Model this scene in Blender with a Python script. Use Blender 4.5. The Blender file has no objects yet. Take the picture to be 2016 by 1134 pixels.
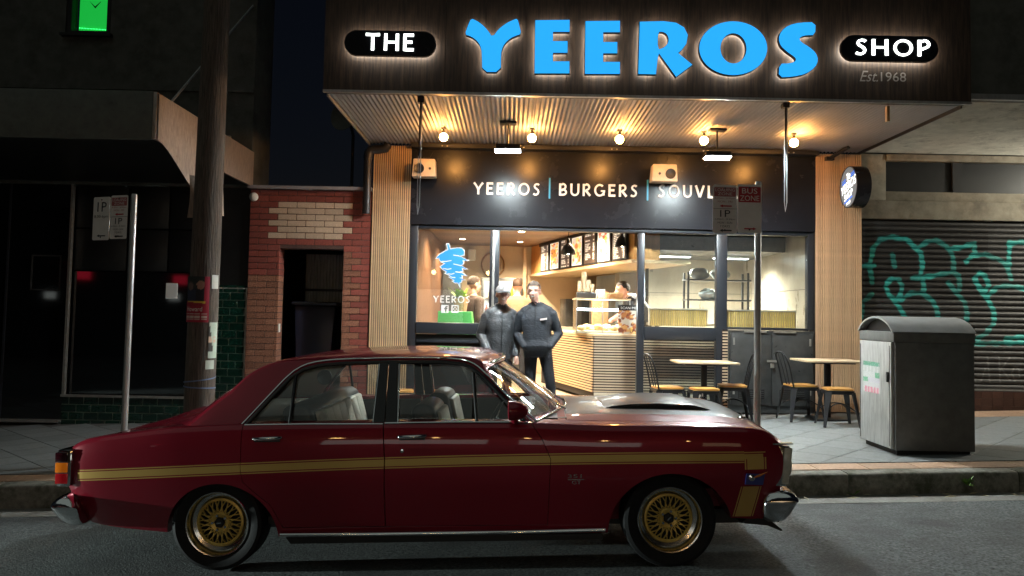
import bpy, bmesh, math, random
from mathutils import Vector, Matrix, geometry
random.seed(7)
SC = bpy.context.scene
COL = SC.collection
R = math.radians

# ---------------------------------------------------------------- camera
FPX = 1580.0
CAM_H = 1.62
cam_d = bpy.data.cameras.new('camera'); cam = bpy.data.objects.new('camera', cam_d); COL.objects.link(cam)
cam_d.sensor_width = 36.0; cam_d.lens = FPX/2016*36; cam_d.shift_y = -0.01588
cam_d.clip_start = 0.05; cam_d.clip_end = 400
cam.matrix_world = Matrix.Translation((0, 0, CAM_H)) @ Matrix.Rotation(math.pi/2 + R(2.9), 4, 'X') @ Matrix.Rotation(0.0194, 4, 'Z')
SC.camera = cam

# ---------------------------------------------------------------- night sky
world = bpy.data.worlds.new('World'); SC.world = world; world.use_nodes = True
wn = world.node_tree.nodes; wl = world.node_tree.links
sky = wn.new('ShaderNodeTexSky'); sky.sky_type = 'NISHITA'; sky.sun_disc = False
sky.sun_elevation = R(-4.5); sky.sun_rotation = R(20)
glow = wn.new('ShaderNodeMix'); glow.data_type = 'RGBA'; glow.blend_type = 'ADD'; glow.inputs['Factor'].default_value = 1.0
wl.new(sky.outputs['Color'], glow.inputs['A']); glow.inputs['B'].default_value = (0.028, 0.042, 0.085, 1)   # town glow on a clear night
wl.new(glow.outputs['Result'], wn['Background'].inputs['Color'])
wn['Background'].inputs['Strength'].default_value = 0.02

# faint street glow from behind and left of the photographer
sun_d = bpy.data.lights.new('street_glow', 'SUN'); sun = bpy.data.objects.new('street_glow', sun_d); COL.objects.link(sun)
sun_d.energy = 0.09; sun_d.angle = R(75); sun_d.color = (0.88, 1.0, 0.9)
sun.rotation_euler = (R(28), 0, R(-28))

# dipped headlamp of a car waiting further back along the kerb, out of the frame on the left
hl_d = bpy.data.lights.new('headlamp_beam', 'SPOT'); hl = bpy.data.objects.new('headlamp_beam', hl_d); COL.objects.link(hl)
hl_d.energy = 3800; hl_d.spot_size = R(21); hl_d.spot_blend = 0.7; hl_d.shadow_soft_size = 0.07; hl_d.color = (0.86, 1.0, 0.95)
hl.location = (-13.5, 5.15, 0.42)
hl.rotation_euler = (Vector((0.0, 5.0, 0.15)) - hl.location).to_track_quat('-Z', 'Y').to_euler()

vs = SC.view_settings
vs.view_transform = 'Standard'; vs.look = 'None'; vs.exposure = 1.0; vs.gamma = 1.0; vs.use_curve_mapping = False
SC.cycles.use_denoising = True
SC.cycles.max_bounces = 8; SC.cycles.transparent_max_bounces = 16
SC.cycles.sample_clamp_indirect = 4.0
SC.cycles.caustics_reflective = False; SC.cycles.caustics_refractive = False

# ---------------------------------------------------------------- helpers
def C(h):
    h = h.lstrip('#'); o = []
    for i in (0, 2, 4):
        c = int(h[i:i+2], 16)/255
        o.append(c/12.92 if c <= .04045 else ((c+.055)/1.055)**2.4)
    return (o[0], o[1], o[2])

MATS = {}
def mat(name, col=(.5,.5,.5), rough=.5, metal=0., coat=0., noise=None, bump=None, emit=None, estr=0., rand=0., rnoise=None, spec=None, attr=None, wear=None, stretch=None):
    """noise=(scale, amount) bump=(scale, strength[, distance]) rnoise=(scale, amount) wear=(scale, colour, low, high)"""
    m = bpy.data.materials.new(name); MATS[name] = m; m.use_nodes = True
    nt = m.node_tree; N = nt.nodes; L = nt.links; b = N['Principled BSDF']
    b.inputs['Base Color'].default_value = (*col, 1); b.inputs['Roughness'].default_value = rough
    b.inputs['Metallic'].default_value = metal
    if spec is not None: b.inputs['Specular IOR Level'].default_value = spec
    if coat: b.inputs['Coat Weight'].default_value = coat; b.inputs['Coat Roughness'].default_value = .04
    tc = N.new('ShaderNodeTexCoord')
    vec = tc.outputs['Object']
    if stretch:
        mp = N.new('ShaderNodeMapping'); mp.inputs['Scale'].default_value = stretch; L.new(vec, mp.inputs['Vector']); vec = mp.outputs['Vector']
    src = None
    if attr:
        a = N.new('ShaderNodeAttribute'); a.attribute_name = attr; src = a.outputs['Color']
    def nz(scale, detail=6, rgh=.6):
        t = N.new('ShaderNodeTexNoise'); t.inputs['Scale'].default_value = scale; t.inputs['Detail'].default_value = detail
        t.inputs['Roughness'].default_value = rgh; L.new(vec, t.inputs['Vector']); return t.outputs['Fac']
    def mul(s, fac):
        mx = N.new('ShaderNodeMix'); mx.data_type = 'RGBA'; mx.blend_type = 'MULTIPLY'; mx.inputs['Factor'].default_value = 1
        if s is None: mx.inputs['A'].default_value = (*col, 1)
        else: L.new(s, mx.inputs['A'])
        L.new(fac, mx.inputs['B']); return mx.outputs['Result']
    if noise:
        mr = N.new('ShaderNodeMapRange'); L.new(nz(noise[0]), mr.inputs['Value'])
        mr.inputs['From Min'].default_value = .28; mr.inputs['From Max'].default_value = .72
        mr.inputs['To Min'].default_value = 1-noise[1]; mr.inputs['To Max'].default_value = 1+noise[1]
        src = mul(src, mr.outputs['Result'])
    if rand:
        oi = N.new('ShaderNodeObjectInfo'); mr = N.new('ShaderNodeMapRange'); L.new(oi.outputs['Random'], mr.inputs['Value'])
        mr.inputs['To Min'].default_value = 1-rand; mr.inputs['To Max'].default_value = 1+rand
        src = mul(src, mr.outputs['Result'])
    if wear:
        mr = N.new('ShaderNodeMapRange'); L.new(nz(wear[0], 8, .7), mr.inputs['Value'])
        mr.inputs['From Min'].default_value = wear[2]; mr.inputs['From Max'].default_value = wear[3]
        mx = N.new('ShaderNodeMix'); mx.data_type = 'RGBA'; L.new(mr.outputs['Result'], mx.inputs['Factor'])
        if src is None: mx.inputs['A'].default_value = (*col, 1)
        else: L.new(src, mx.inputs['A'])
        mx.inputs['B'].default_value = (*wear[1], 1); src = mx.outputs['Result']
    if src is not None: L.new(src, b.inputs['Base Color'])
    if rnoise:
        mr = N.new('ShaderNodeMapRange'); L.new(nz(rnoise[0]), mr.inputs['Value'])
        mr.inputs['From Min'].default_value = .3; mr.inputs['From Max'].default_value = .7
        mr.inputs['To Min'].default_value = max(.02, rough-rnoise[1]); mr.inputs['To Max'].default_value = min(1, rough+rnoise[1])
        L.new(mr.outputs['Result'], b.inputs['Roughness'])
    if bump:
        bn = N.new('ShaderNodeBump'); bn.inputs['Strength'].default_value = bump[1]; bn.inputs['Distance'].default_value = bump[2] if len(bump) > 2 else .01
        L.new(nz(bump[0]), bn.inputs['Height']); L.new(bn.outputs['Normal'], b.inputs['Normal'])
    if emit is not None:
        b.inputs['Emission Color'].default_value = (*emit, 1); b.inputs['Emission Strength'].default_value = estr
        if attr and src is not None: L.new(src, b.inputs['Emission Color'])
    return m

def glass_mat(name, tint=(1,1,1), rough=.0, ior=1.45, haze=0.):
    m = bpy.data.materials.new(name); MATS[name] = m; m.use_nodes = True
    N = m.node_tree.nodes; L = m.node_tree.links; N.remove(N['Principled BSDF']); out = N['Material Output']
    t = N.new('ShaderNodeBsdfTransparent'); t.inputs['Color'].default_value = (*tint, 1)
    g = N.new('ShaderNodeBsdfGlossy'); g.inputs['Roughness'].default_value = rough
    fr = N.new('ShaderNodeFresnel'); ge = N.new('ShaderNodeNewGeometry'); mr = N.new('ShaderNodeMapRange')   # both faces of a thin pane reflect like an entry face
    L.new(ge.outputs['Backfacing'], mr.inputs['Value']); mr.inputs['To Min'].default_value = ior; mr.inputs['To Max'].default_value = 1/ior; L.new(mr.outputs['Result'], fr.inputs['IOR'])
    mx = N.new('ShaderNodeMixShader'); L.new(fr.outputs[0], mx.inputs[0]); L.new(t.outputs[0], mx.inputs[1]); L.new(g.outputs[0], mx.inputs[2])
    last = mx
    if haze:
        d = N.new('ShaderNodeBsdfDiffuse'); d.inputs['Color'].default_value = (.6,.62,.62,1)
        m2 = N.new('ShaderNodeMixShader'); m2.inputs[0].default_value = haze
        L.new(mx.outputs[0], m2.inputs[1]); L.new(d.outputs[0], m2.inputs[2]); last = m2
    L.new(last.outputs[0], out.inputs['Surface']); return m

ORG = {}
def thing(name, label, cat, loc=(0,0,0), group=None):
    o = bpy.data.objects.new(name, None); COL.objects.link(o); o.location = loc; o.empty_display_size = .1
    o['label'] = label; o['category'] = cat
    if group: o['group'] = group
    ORG[o] = Vector(loc); return o
def tag(o, label, cat, group=None):
    o['label'] = label; o['category'] = cat
    if group: o['group'] = group
    return o
def struct(o): o['kind'] = 'structure'; return o
def stuff(o): o['kind'] = 'stuff'; return o

def link(name, me, parent=None, m=None, loc=None):
    o = bpy.data.objects.new(name, me); COL.objects.link(o)
    if parent is not None: o.parent = parent; ORG[o] = ORG[parent]
    else: ORG[o] = Vector((0,0,0))
    if m is not None and not me.materials: me.materials.append(MATS[m] if isinstance(m, str) else m)
    if loc is not None:
        o.location = Vector(loc) - (ORG[o] if parent is not None else Vector((0,0,0)))
    return o

class MB:
    def __init__(s): s.v = []; s.f = []; s.mi = []
    def add(s, vs, fs, mi=0):
        n = len(s.v); s.v += [tuple(p) for p in vs]; s.f += [tuple(i+n for i in f) for f in fs]; s.mi += [mi]*len(fs); return s
    def box(s, x0,x1,y0,y1,z0,z1, mi=0):
        return s.add([(x0,y0,z0),(x1,y0,z0),(x1,y1,z0),(x0,y1,z0),(x0,y0,z1),(x1,y0,z1),(x1,y1,z1),(x0,y1,z1)],
              [(0,3,2,1),(4,5,6,7),(0,1,5,4),(1,2,6,5),(2,3,7,6),(3,0,4,7)], mi)
    def prism(s, poly, ax, a0, a1, mi=0):
        A = sum(poly[i][0]*poly[(i+1)%len(poly)][1]-poly[(i+1)%len(poly)][0]*poly[i][1] for i in range(len(poly)))
        if A < 0: poly = poly[::-1]
        n = len(poly)
        mk = {'x': lambda p,a: (a,p[0],p[1]), 'y': lambda p,a: (p[0],a,p[1]), 'z': lambda p,a: (p[0],p[1],a)}[ax]
        vs = [mk(p,a0) for p in poly]+[mk(p,a1) for p in poly]
        fs = [tuple(reversed(range(n))), tuple(range(n,2*n))]+[(i,(i+1)%n,(i+1)%n+n,i+n) for i in range(n)]
        if ax == 'y': fs = [tuple(reversed(f)) for f in fs]
        return s.add(vs, fs, mi)
    def tube(s, path, r, n=8, closed=False, mi=0, cap=True):
        P = [Vector(p) for p in path]; m = len(P); rs = r if isinstance(r,(list,tuple)) else [r]*m
        vs = []; up = None
        for i in range(m):
            a = P[i-1] if (i or closed) else P[i]; b = P[(i+1)%m] if (i < m-1 or closed) else P[i]
            d = (b-a).normalized()
            if up is None:
                up = Vector((0,0,1)) if abs(d.z) < .9 else Vector((1,0,0))
            x = d.cross(up).normalized(); up = x.cross(d).normalized()
            for k in range(n):
                t = 2*math.pi*k/n; vs.append(P[i]+(x*math.cos(t)+up*math.sin(t))*rs[i])
        fs = []
        for i in range(m if closed else m-1):
            for k in range(n):
                a = i*n+k; b = i*n+(k+1)%n; j = (i+1)%m; fs.append((a,b,j*n+(k+1)%n,j*n+k))
        if cap and not closed: fs += [tuple(reversed(range(n))), tuple(range((m-1)*n, m*n))]
        return s.add(vs, fs, mi)
    def lathe(s, prof, o, d=(0,0,1), n=24, mi=0, closed=False):
        d = Vector(d).normalized(); o = Vector(o); u = d.orthogonal().normalized(); w = d.cross(u)
        vs = []; m = len(prof)
        for r,h in prof:
            for k in range(n):
                t = 2*math.pi*k/n; vs.append(o+d*h+(u*math.cos(t)+w*math.sin(t))*r)
        fs = []
        for i in range(m if closed else m-1):
            j = (i+1)%m
            for k in range(n): fs.append((i*n+k, i*n+(k+1)%n, j*n+(k+1)%n, j*n+k))
        if not closed:
            if prof[0][0] > 1e-6: fs.append(tuple(reversed(range(n))))
            if prof[-1][0] > 1e-6: fs.append(tuple(range((m-1)*n, m*n)))
        return s.add(vs, fs, mi)
    def sphere(s, c, r, n=16, m=10, sc=(1,1,1), mi=0):
        vs = [(c[0],c[1],c[2]-r*sc[2])]; fs = []
        for i in range(1,m):
            a = -math.pi/2+math.pi*i/m
            for k in range(n):
                t = 2*math.pi*k/n; vs.append((c[0]+r*sc[0]*math.cos(a)*math.cos(t), c[1]+r*sc[1]*math.cos(a)*math.sin(t), c[2]+r*sc[2]*math.sin(a)))
        vs.append((c[0],c[1],c[2]+r*sc[2])); T = len(vs)-1
        for k in range(n): fs.append((0,1+(k+1)%n,1+k))
        for i in range(m-2):
            for k in range(n):
                a = 1+i*n+k; b = 1+i*n+(k+1)%n; fs.append((a,b,b+n,a+n))
        for k in range(n): fs.append((T,1+(m-2)*n+k,1+(m-2)*n+(k+1)%n))
        return s.add(vs, fs, mi)
    def mesh(s, name='mesh', off=(0,0,0), smooth=None, bevel=0, seg=2, mats=()):
        me = bpy.data.meshes.new(name); o = Vector(off)
        me.from_pydata([tuple(Vector(p)-o) for p in s.v], [], s.f)
        if len(set(s.mi)) > 1:
            me.polygons.foreach_set('material_index', s.mi)
        bm = bmesh.new(); bm.from_mesh(me)
        bmesh.ops.remove_doubles(bm, verts=bm.verts, dist=1e-6)
        bmesh.ops.recalc_face_normals(bm, faces=bm.faces)
        if bevel:
            es = [e for e in bm.edges if len(e.link_faces) == 2 and e.calc_face_angle(0) > .6]
            bmesh.ops.bevel(bm, geom=es, offset=bevel, segments=seg, profile=.5, affect='EDGES', clamp_overlap=True)
        bm.to_mesh(me); bm.free()
        for m in mats: me.materials.append(MATS[m])
        if smooth or bevel: smooth_me(me, smooth or 40)
        return me
    def build(s, name, m, parent=None, smooth=None, bevel=0, seg=2, kind=None):
        ms = m if isinstance(m,(list,tuple)) else [m]
        off = ORG[parent] if parent is not None else Vector((0,0,0))
        o = link(name, s.mesh(name, off, smooth, bevel, seg, ms), parent)
        if kind: o['kind'] = kind
        return o

def smooth_me(me, ang=40):
    me.polygons.foreach_set('use_smooth', [True]*len(me.polygons)); me.set_sharp_from_angle(angle=R(ang)); me.update()

def piece(name, me, loc, parent, rot=None, scale=None):
    """a copy that shares mesh data; loc in world coordinates"""
    o = bpy.data.objects.new(name, me); COL.objects.link(o); o.parent = parent; ORG[o] = ORG[parent]
    o.location = Vector(loc)-ORG[parent]
    if rot is not None: o.rotation_euler = rot
    if scale is not None: o.scale = scale
    return o

def box_obj(name, m, parent, x0,x1,y0,y1,z0,z1, bevel=0):
    return MB().box(x0,x1,y0,y1,z0,z1).build(name, m, parent, bevel=bevel)

def evaluated(me, setup):
    o = bpy.data.objects.new('tmp', me); COL.objects.link(o); setup(o)
    dg = bpy.context.evaluated_depsgraph_get(); dg.update()
    r = bpy.data.meshes.new_from_object(o.evaluated_get(dg)); bpy.data.objects.remove(o); return r
def boolean(a, b, op, keep=False):
    ob = bpy.data.objects.new('tmpb', b); COL.objects.link(ob)
    def st(o):
        md = o.modifiers.new('b','BOOLEAN'); md.operation = op; md.object = ob
        try: md.solver = 'MANIFOLD'
        except Exception: md.solver = 'EXACT'
    r = evaluated(a, st); bpy.data.objects.remove(ob)
    if not keep: r.materials.clear()
    r.validate(); return r

def chaikin(P, it=2, closed=False):
    for _ in range(it):
        Q = [] if closed else [P[0]]; n = len(P)
        for i in range(n if closed else n-1):
            a, b = P[i], P[(i+1)%n]
            Q.append(tuple(.75*p+.25*q for p,q in zip(a,b))); Q.append(tuple(.25*p+.75*q for p,q in zip(a,b)))
        if not closed: Q.append(P[-1])
        P = Q
    return P
def lerp_tab(T, x):
    if x <= T[0][0]: return T[0][1]
    for (a,p),(b,q) in zip(T, T[1:]):
        if x <= b:
            t = (x-a)/(b-a); return p+(q-p)*t
    return T[-1][1]
def smooth_tab(T, x):
    """monotone cubic through table"""
    n = len(T)
    if x <= T[0][0]: return T[0][1]
    if x >= T[-1][0]: return T[-1][1]
    d = [(T[i+1][1]-T[i][1])/(T[i+1][0]-T[i][0]) for i in range(n-1)]
    m = [d[0]]+[0 if d[i-1]*d[i] <= 0 else 2*d[i-1]*d[i]/(d[i-1]+d[i]) for i in range(1,n-1)]+[d[-1]]
    for i in range(n-1):
        if x <= T[i+1][0]:
            h = T[i+1][0]-T[i][0]; t = (x-T[i][0])/h
            return (1+2*t)*(1-t)**2*T[i][1]+t*(1-t)**2*h*m[i]+t*t*(3-2*t)*T[i+1][1]+t*t*(t-1)*h*m[i+1]

# --- flat shapes (union of polygons minus holes) pushed out into solids
def area2(p): return sum(p[i][0]*p[(i+1)%len(p)][1]-p[(i+1)%len(p)][0]*p[i][1] for i in range(len(p)))/2
def inside(pt, poly):
    x,y = pt; c = False; n = len(poly); j = n-1
    for i in range(n):
        if (poly[i][1] > y) != (poly[j][1] > y) and x < (poly[j][0]-poly[i][0])*(y-poly[i][1])/(poly[j][1]-poly[i][1])+poly[i][0]: c = not c
        j = i
    return c
def flat_tris(polys, holes=()):
    V = []; E = []
    for p in list(polys)+list(holes):
        n = len(V); V += [Vector((a[0],a[1])) for a in p]; E += [(n+i, n+(i+1)%len(p)) for i in range(len(p))]
    r = geometry.delaunay_2d_cdt(V, E, [], 0, 1e-7)
    vs = [(v.x,v.y) for v in r[0]]; fs = []
    for f in r[2]:
        c = (sum(vs[i][0] for i in f)/len(f), sum(vs[i][1] for i in f)/len(f))
        if any(inside(c,p) for p in polys) and not any(inside(c,h) for h in holes):
            fs.append(tuple(f) if area2([vs[i] for i in f]) > 0 else tuple(reversed(f)))
    return vs, fs
def solid(mb, polys, y0, y1, holes=(), mi=0, T=None, mi_back=None):
    """shape in the x-z plane, front face at y0 (towards the street), back at y1; T maps (x,y,z)"""
    vs, fs = flat_tris(polys, holes); n = len(vs)
    V = [(a,y0,b) for a,b in vs]+[(a,y1,b) for a,b in vs]
    if T: V = [T(p) for p in V]
    cnt = {}
    for f in fs:
        for i in range(3):
            a,b = f[i], f[(i+1)%3]; cnt[(a,b)] = cnt.get((a,b),0)+1
    side = [(a,b) for (a,b) in cnt if (b,a) not in cnt]
    mb.add(V, fs+[(a,a+n,b+n,b) for a,b in side], mi)
    m0 = len(mb.v)-len(V)
    mb.f += [tuple(i+n+m0 for i in reversed(f)) for f in fs]; mb.mi += [mi if mi_back is None else mi_back]*len(fs)
    return mb

def stroke(P, w, flare=0.):
    """a polyline with width as one polygon"""
    n = len(P); L_, R_ = [], []
    for i in range(n):
        a = Vector(P[max(0,i-1)][:2]); b = Vector(P[min(n-1,i+1)][:2]); d = (b-a).normalized(); nn = Vector((-d.y,d.x))
        ww = (P[i][2] if len(P[i]) > 2 else w)/2
        if flare and i in (0,n-1): ww *= 1+flare
        c = Vector(P[i][:2]); L_.append(tuple(c+nn*ww)); R_.append(tuple(c-nn*ww))
    return L_+R_[::-1]
def arc(cx,cy,rx,ry,a0,a1,n=14): return [(cx+rx*math.cos(R(a0+(a1-a0)*i/n)), cy+ry*math.sin(R(a0+(a1-a0)*i/n))) for i in range(n+1)]
def ring(cx,cy,rx,ry,n=36): return [(cx+rx*math.cos(2*math.pi*i/n), cy+ry*math.sin(2*math.pi*i/n)) for i in range(n)]
def capsule(x0,x1,z0,z1,n=14):
    r = (z1-z0)/2; zc = (z0+z1)/2
    return arc(x1-r,zc,r,r,-90,90,n)+arc(x0+r,zc,r,r,90,270,n)
def rrect(x0,x1,z0,z1,r,n=4):
    return arc(x1-r,z0+r,r,r,-90,0,n)+arc(x1-r,z1-r,r,r,0,90,n)+arc(x0+r,z1-r,r,r,90,180,n)+arc(x0+r,z0+r,r,r,180,270,n)

def glyph(ch, w=.15):
    """humanist capital, height 1; returns polygons, holes, advance"""
    S = lambda P, fl=.18: stroke(P, w, fl)
    h = 1-w/2; o = w/2
    if ch == 'T': return [S([(0,h),(.38,h-.015),(.76,h)]), S([(.38,h),(.38,0)])], [], .76
    if ch == 'H': return [S([(o,0),(o+.01,1)]), S([(.72,0),(.71,1)]), stroke([(o,.5),(.72,.5)],w*.9)], [], .8
    if ch == 'E': return [S([(o,0),(o,1)]), S([(o,h),(.55,h)]), S([(o,.52),(.48,.52)]), S([(o,o),(.56,o)])], [], .58
    if ch == 'L': return [S([(o,0),(o,1)]), S([(o,o),(.5,o)])], [], .5
    if ch == 'I': return [S([(o,0),(o,1)])], [], .15
    if ch == 'Y': return [S([(.4,0),(.4,.45)]), S([(.4,.42),(.2,.75),(.02,.97)]), S([(.4,.42),(.6,.75),(.78,.97)])], [], .8
    if ch == 'V': return [S([(.04,1),(.37,.05)],.1), S([(.72,1),(.39,.05)],.1)], [], .76
    if ch == 'U': return [S([(o,1),(o,.35)]+arc(.37,.36,.37-o,.30,180,360,12)[1:]+[(.74-o,1)])], [], .74
    if ch == 'A': return [S([(.02,0),(.38,.98)],.1), S([(.76,0),(.40,.98)],.1), stroke([(.17,.32),(.6,.32)],w*.85)], [], .78
    if ch == 'K': return [S([(o,0),(o,1)]), S([(o+.02,.42),(.58,.98)]), S([(.24,.6),(.64,.02)])], [], .66
    if ch == 'O': return [ring(.47,.5,.47,.52)], [ring(.47,.5,.47-w,.52-w)], .94
    if ch == 'S': return [S([(.5,.86),(.42,.93),(.3,.94),(.17,.88),(.12,.76),(.17,.64),(.3,.54),(.42,.44),(.47,.30),(.41,.14),(.28,.06),(.15,.07),(.03,.14)],.1)], [], .56
    if ch in 'PRB':
        bowl = stroke([(o,1-w*.5),(.25,1-w*.5)]+arc(.28,.74,.25,.74-.5+.0-o+.07,85,-85,10)+[(.25,.44),(o,.44)], w)
        P = [S([(o,0),(o,1)]), bowl]
        if ch == 'R': P.append(S([(.26,.45),(.62,.02)]))
        if ch == 'B': P.append(stroke([(.2,.5),(.32,.5)]+arc(.32,.285,.26,.21,80,-85,10)+[(.25,o),(o,o)], w))
        return P, [], {'P':.6,'R':.66,'B':.64}[ch]
    if ch == 'G': return [S(arc(.45,.5,.45-o,.52-o,48,345,20)), stroke([(.86-o,.08),(.86-o,.46)],w), stroke([(.55,.44),(.9,.44)],w*.85)], [], .9
    return [], [], .4

def sign_word(word, x0, x1, z0, z1, y0, y1, m, parent, w=.15, gap=.2, name='letter', mback=None):
    """one object per letter, fitted between x0..x1"""
    G = [glyph(c, w) for c in word]; tot = sum(g[2] for g in G)+gap*(len(G)-1); H = z1-z0; k = (x1-x0)/tot; x = x0; out = []
    for g in G:
        if g[0]:
            f = lambda p: [(x+a*k, z0+b*H) for a,b in p]
            mb = MB(); solid(mb, [f(p) for p in g[0]], y0, y1, [f(p) for p in g[1]], mi_back=1 if mback else None)
            out.append(mb.build(name, [m, mback] if mback else m, parent))
        x += (g[2]+gap)*k
    return out

TXT = {}
def text_me(body, shear=0.):
    key = (body, shear)
    if key in TXT: return TXT[key]
    cu = bpy.data.curves.new('t','FONT'); cu.body = body; cu.size = 1; cu.shear = shear; cu.resolution_u = 3
    o = bpy.data.objects.new('t', cu); COL.objects.link(o); dg = bpy.context.evaluated_depsgraph_get(); dg.update()
    me = bpy.data.meshes.new_from_object(o.evaluated_get(dg)); bpy.data.objects.remove(o)
    v = [(p.co.x,p.co.y) for p in me.vertices]; f = [tuple(p.vertices) for p in me.polygons]
    xs = [a for a,b in v]; ys = [b for a,b in v]
    TXT[key] = (v, f, min(xs), max(xs), min(ys), max(ys)); return TXT[key]
def text_flat(mb, body, x0, x1, z0, z1, y, T=None, shear=0., mi=0, keep=False):
    """printed lettering: thin flat faces at depth y"""
    v,f,a,b,c,d = text_me(body, shear); kx = (x1-x0)/(b-a); kz = (z1-z0)/(d-c)
    if keep:
        kx = min(kx,kz); 
    V = [((p-a)*kx+x0, y, (q-c)*kz+z0) for p,q in v]
    if T: V = [T(p) for p in V]
    mb.add(V, [tuple(reversed(g)) for g in f], mi); return mb

def print_sheet(name, W, H, nx, ny, fn, m, parent, T, thick=.004):
    """a printed sheet: fn(u,v)->rgb (linear) for u,v in 0..1 (v up) stored as a colour attribute; T maps (x 0..W, depth, z 0..H) to world"""
    vs = []; cols = []
    for j in range(ny+1):
        for i in range(nx+1):
            u = i/nx; v = j/ny; vs.append(T((u*W, 0, v*H))); cols.append(fn(u,v))
    fs = [(j*(nx+1)+i, j*(nx+1)+i+1, (j+1)*(nx+1)+i+1, (j+1)*(nx+1)+i) for j in range(ny) for i in range(nx)]
    n = len(vs); bv = [T((0,thick,0)),T((W,thick,0)),T((W,thick,H)),T((0,thick,H))]
    off = ORG[parent] if parent is not None else Vector((0,0,0))
    me = bpy.data.meshes.new(name); me.from_pydata([tuple(Vector(p)-off) for p in vs], [], fs)
    ca = me.color_attributes.new('print','FLOAT_COLOR','POINT')
    ca.data.foreach_set('color', [c for q in cols for c in (q[0],q[1],q[2],1)])
    me.materials.append(MATS[m]); return link(name, me, parent)
# ================================================================ materials
mat('asphalt', (.105,.118,.117), .72, noise=(48,1.0), bump=(70,1.,.02), wear=(.8,(.058,.064,.065),.46,.60), rnoise=(60,.22))
mat('gutter_concrete', (.20,.195,.175), .8, noise=(40,.35), bump=(90,.3,.004), wear=(2.2,(.07,.07,.055),.5,.7))
mat('kerb_stone', (.19,.18,.15), .85, noise=(22,.4), bump=(60,.4,.006), wear=(3.2,(.06,.065,.04),.48,.62))
mat('paver_grey', (.168,.180,.180), .62, noise=(26,.22), bump=(120,.25,.003), rand=.14, wear=(6,(.10,.10,.098),.54,.72))
mat('paver_buff', (.36,.23,.15), .66, noise=(26,.25), bump=(120,.25,.003), rand=.12, wear=(3,(.16,.12,.09),.55,.75))
mat('mortar_bed', (.09,.085,.08), .9, noise=(60,.3))
mat('slat_wood', (.60,.40,.23), .48, noise=(14,.22), rand=.10, stretch=(6,6,.6))
mat('slat_back', (.018,.011,.008), .85)
mat('slat_wood_flood', (.47,.36,.25), .42, noise=(14,.22), rand=.08, stretch=(.6,6,6))  # same slat timber, the white floodlight's greyer tone put into the colour
mat('interior_dark_slat', (.16,.075,.035), .45, noise=(12,.25), rand=.15, stretch=(6,6,.5))
mat('black_frame', (.018,.021,.027), .34, noise=(3,.1))
mat('gloss_black_panel', (.012,.013,.017), .26, spec=.28, noise=(4,.15), rnoise=(3,.03))
mat('fascia_board', (.055,.034,.022), .62, noise=(9,.6), stretch=(5,5,.35), bump=(20,.25,.006), wear=(7,(.018,.012,.009),.45,.62))
mat('corrugated_metal', (.27,.27,.295), .55, spec=.2, noise=(2,.08))
mat('dark_metal', (.025,.026,.030), .42, metal=.4, noise=(20,.2))
mat('white_letter', (.82,.82,.80), .5)
mat('sky_blue_bar', (.05,.36,.60), .4)
mat('brick_red', (.21,.048,.033), .82, noise=(50,.35), bump=(110,.6,.008), rand=.16, wear=(20,(.12,.035,.028),.55,.75))
mat('brick_brown', (.25,.105,.060), .85, noise=(70,.5), bump=(70,1.,.02), rand=.22, wear=(30,(.40,.22,.14),.60,.72))
mat('brick_cream', (.46,.34,.24), .75, noise=(50,.2), bump=(110,.6,.008), rand=.1, wear=(25,(.30,.20,.14),.62,.72))
mat('brick_mortar', (.075,.040,.032), .9, noise=(60,.3), bump=(80,.4,.006))
mat('green_tile', (.004,.026,.017), .12, coat=.3, noise=(30,.3), rand=.25)
mat('tile_grout', (.34,.40,.33), .8)
mat('old_render', (.085,.090,.080), .85, noise=(5,.3), bump=(40,.3,.006), wear=(2,(.04,.043,.038),.5,.68))
mat('awning_paint', (.10,.115,.10), .55, noise=(12,.25), bump=(60,.15,.003), wear=(6,(.05,.055,.048),.55,.72))
mat('awning_bare_metal', (.42,.36,.31), .45, metal=.35, noise=(14,.3), stretch=(3,3,.7), wear=(16,(.20,.13,.09),.58,.72))
mat('dark_glass', (.004,.005,.006), .04, coat=.6)
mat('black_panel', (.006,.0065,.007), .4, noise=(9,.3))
mat('aluminium', (.46,.45,.42), .38, metal=.8, noise=(20,.2))
mat('beige_render', (.30,.27,.21), .85, noise=(7,.25), bump=(50,.35,.005), wear=(3,(.15,.13,.10),.5,.72))
mat('pale_soffit', (.62,.60,.52), .8, noise=(5,.2), bump=(60,.3,.004), wear=(4,(.26,.24,.20),.52,.75))
mat('shutter_metal', (.5,.5,.5), .5, metal=.25, attr='print', noise=(25,.22))
mat('brown_tile', (.06,.028,.020), .35, noise=(40,.3), rand=.2)
mat('pole_wood', (.13,.105,.085), .9, noise=(10,.45), stretch=(9,9,.35), bump=(16,1.,.02), wear=(14,(.05,.043,.036),.5,.62))
mat('galvanised', (.46,.47,.47), .42, metal=.7, noise=(18,.22), rnoise=(20,.12), stretch=(1,1,.25))
mat('paper', (.7,.7,.66), .7, attr='print')
mat('shop_floor', (.42,.34,.25), .4, noise=(8,.15))
mat('ceiling_board', (.17,.10,.06), .45, noise=(14,.25), rand=.2, stretch=(.5,6,6))
mat('cream_wall', (.62,.50,.34), .7, noise=(3,.06))
mat('orange_ply', (.60,.30,.10), .4, noise=(6,.15), stretch=(4,4,.5))
mat('pale_ply', (.62,.47,.29), .4, noise=(7,.12), stretch=(.6,6,6))
mat('stainless', (.72,.66,.53), .34, metal=.45, noise=(3,.08), rnoise=(4,.1), stretch=(1,1,.3))
mat('dark_steel', (.085,.088,.088), .38, metal=.6, noise=(6,.25), rnoise=(8,.12))
mat('white_plastic', (.75,.76,.74), .5)
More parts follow.
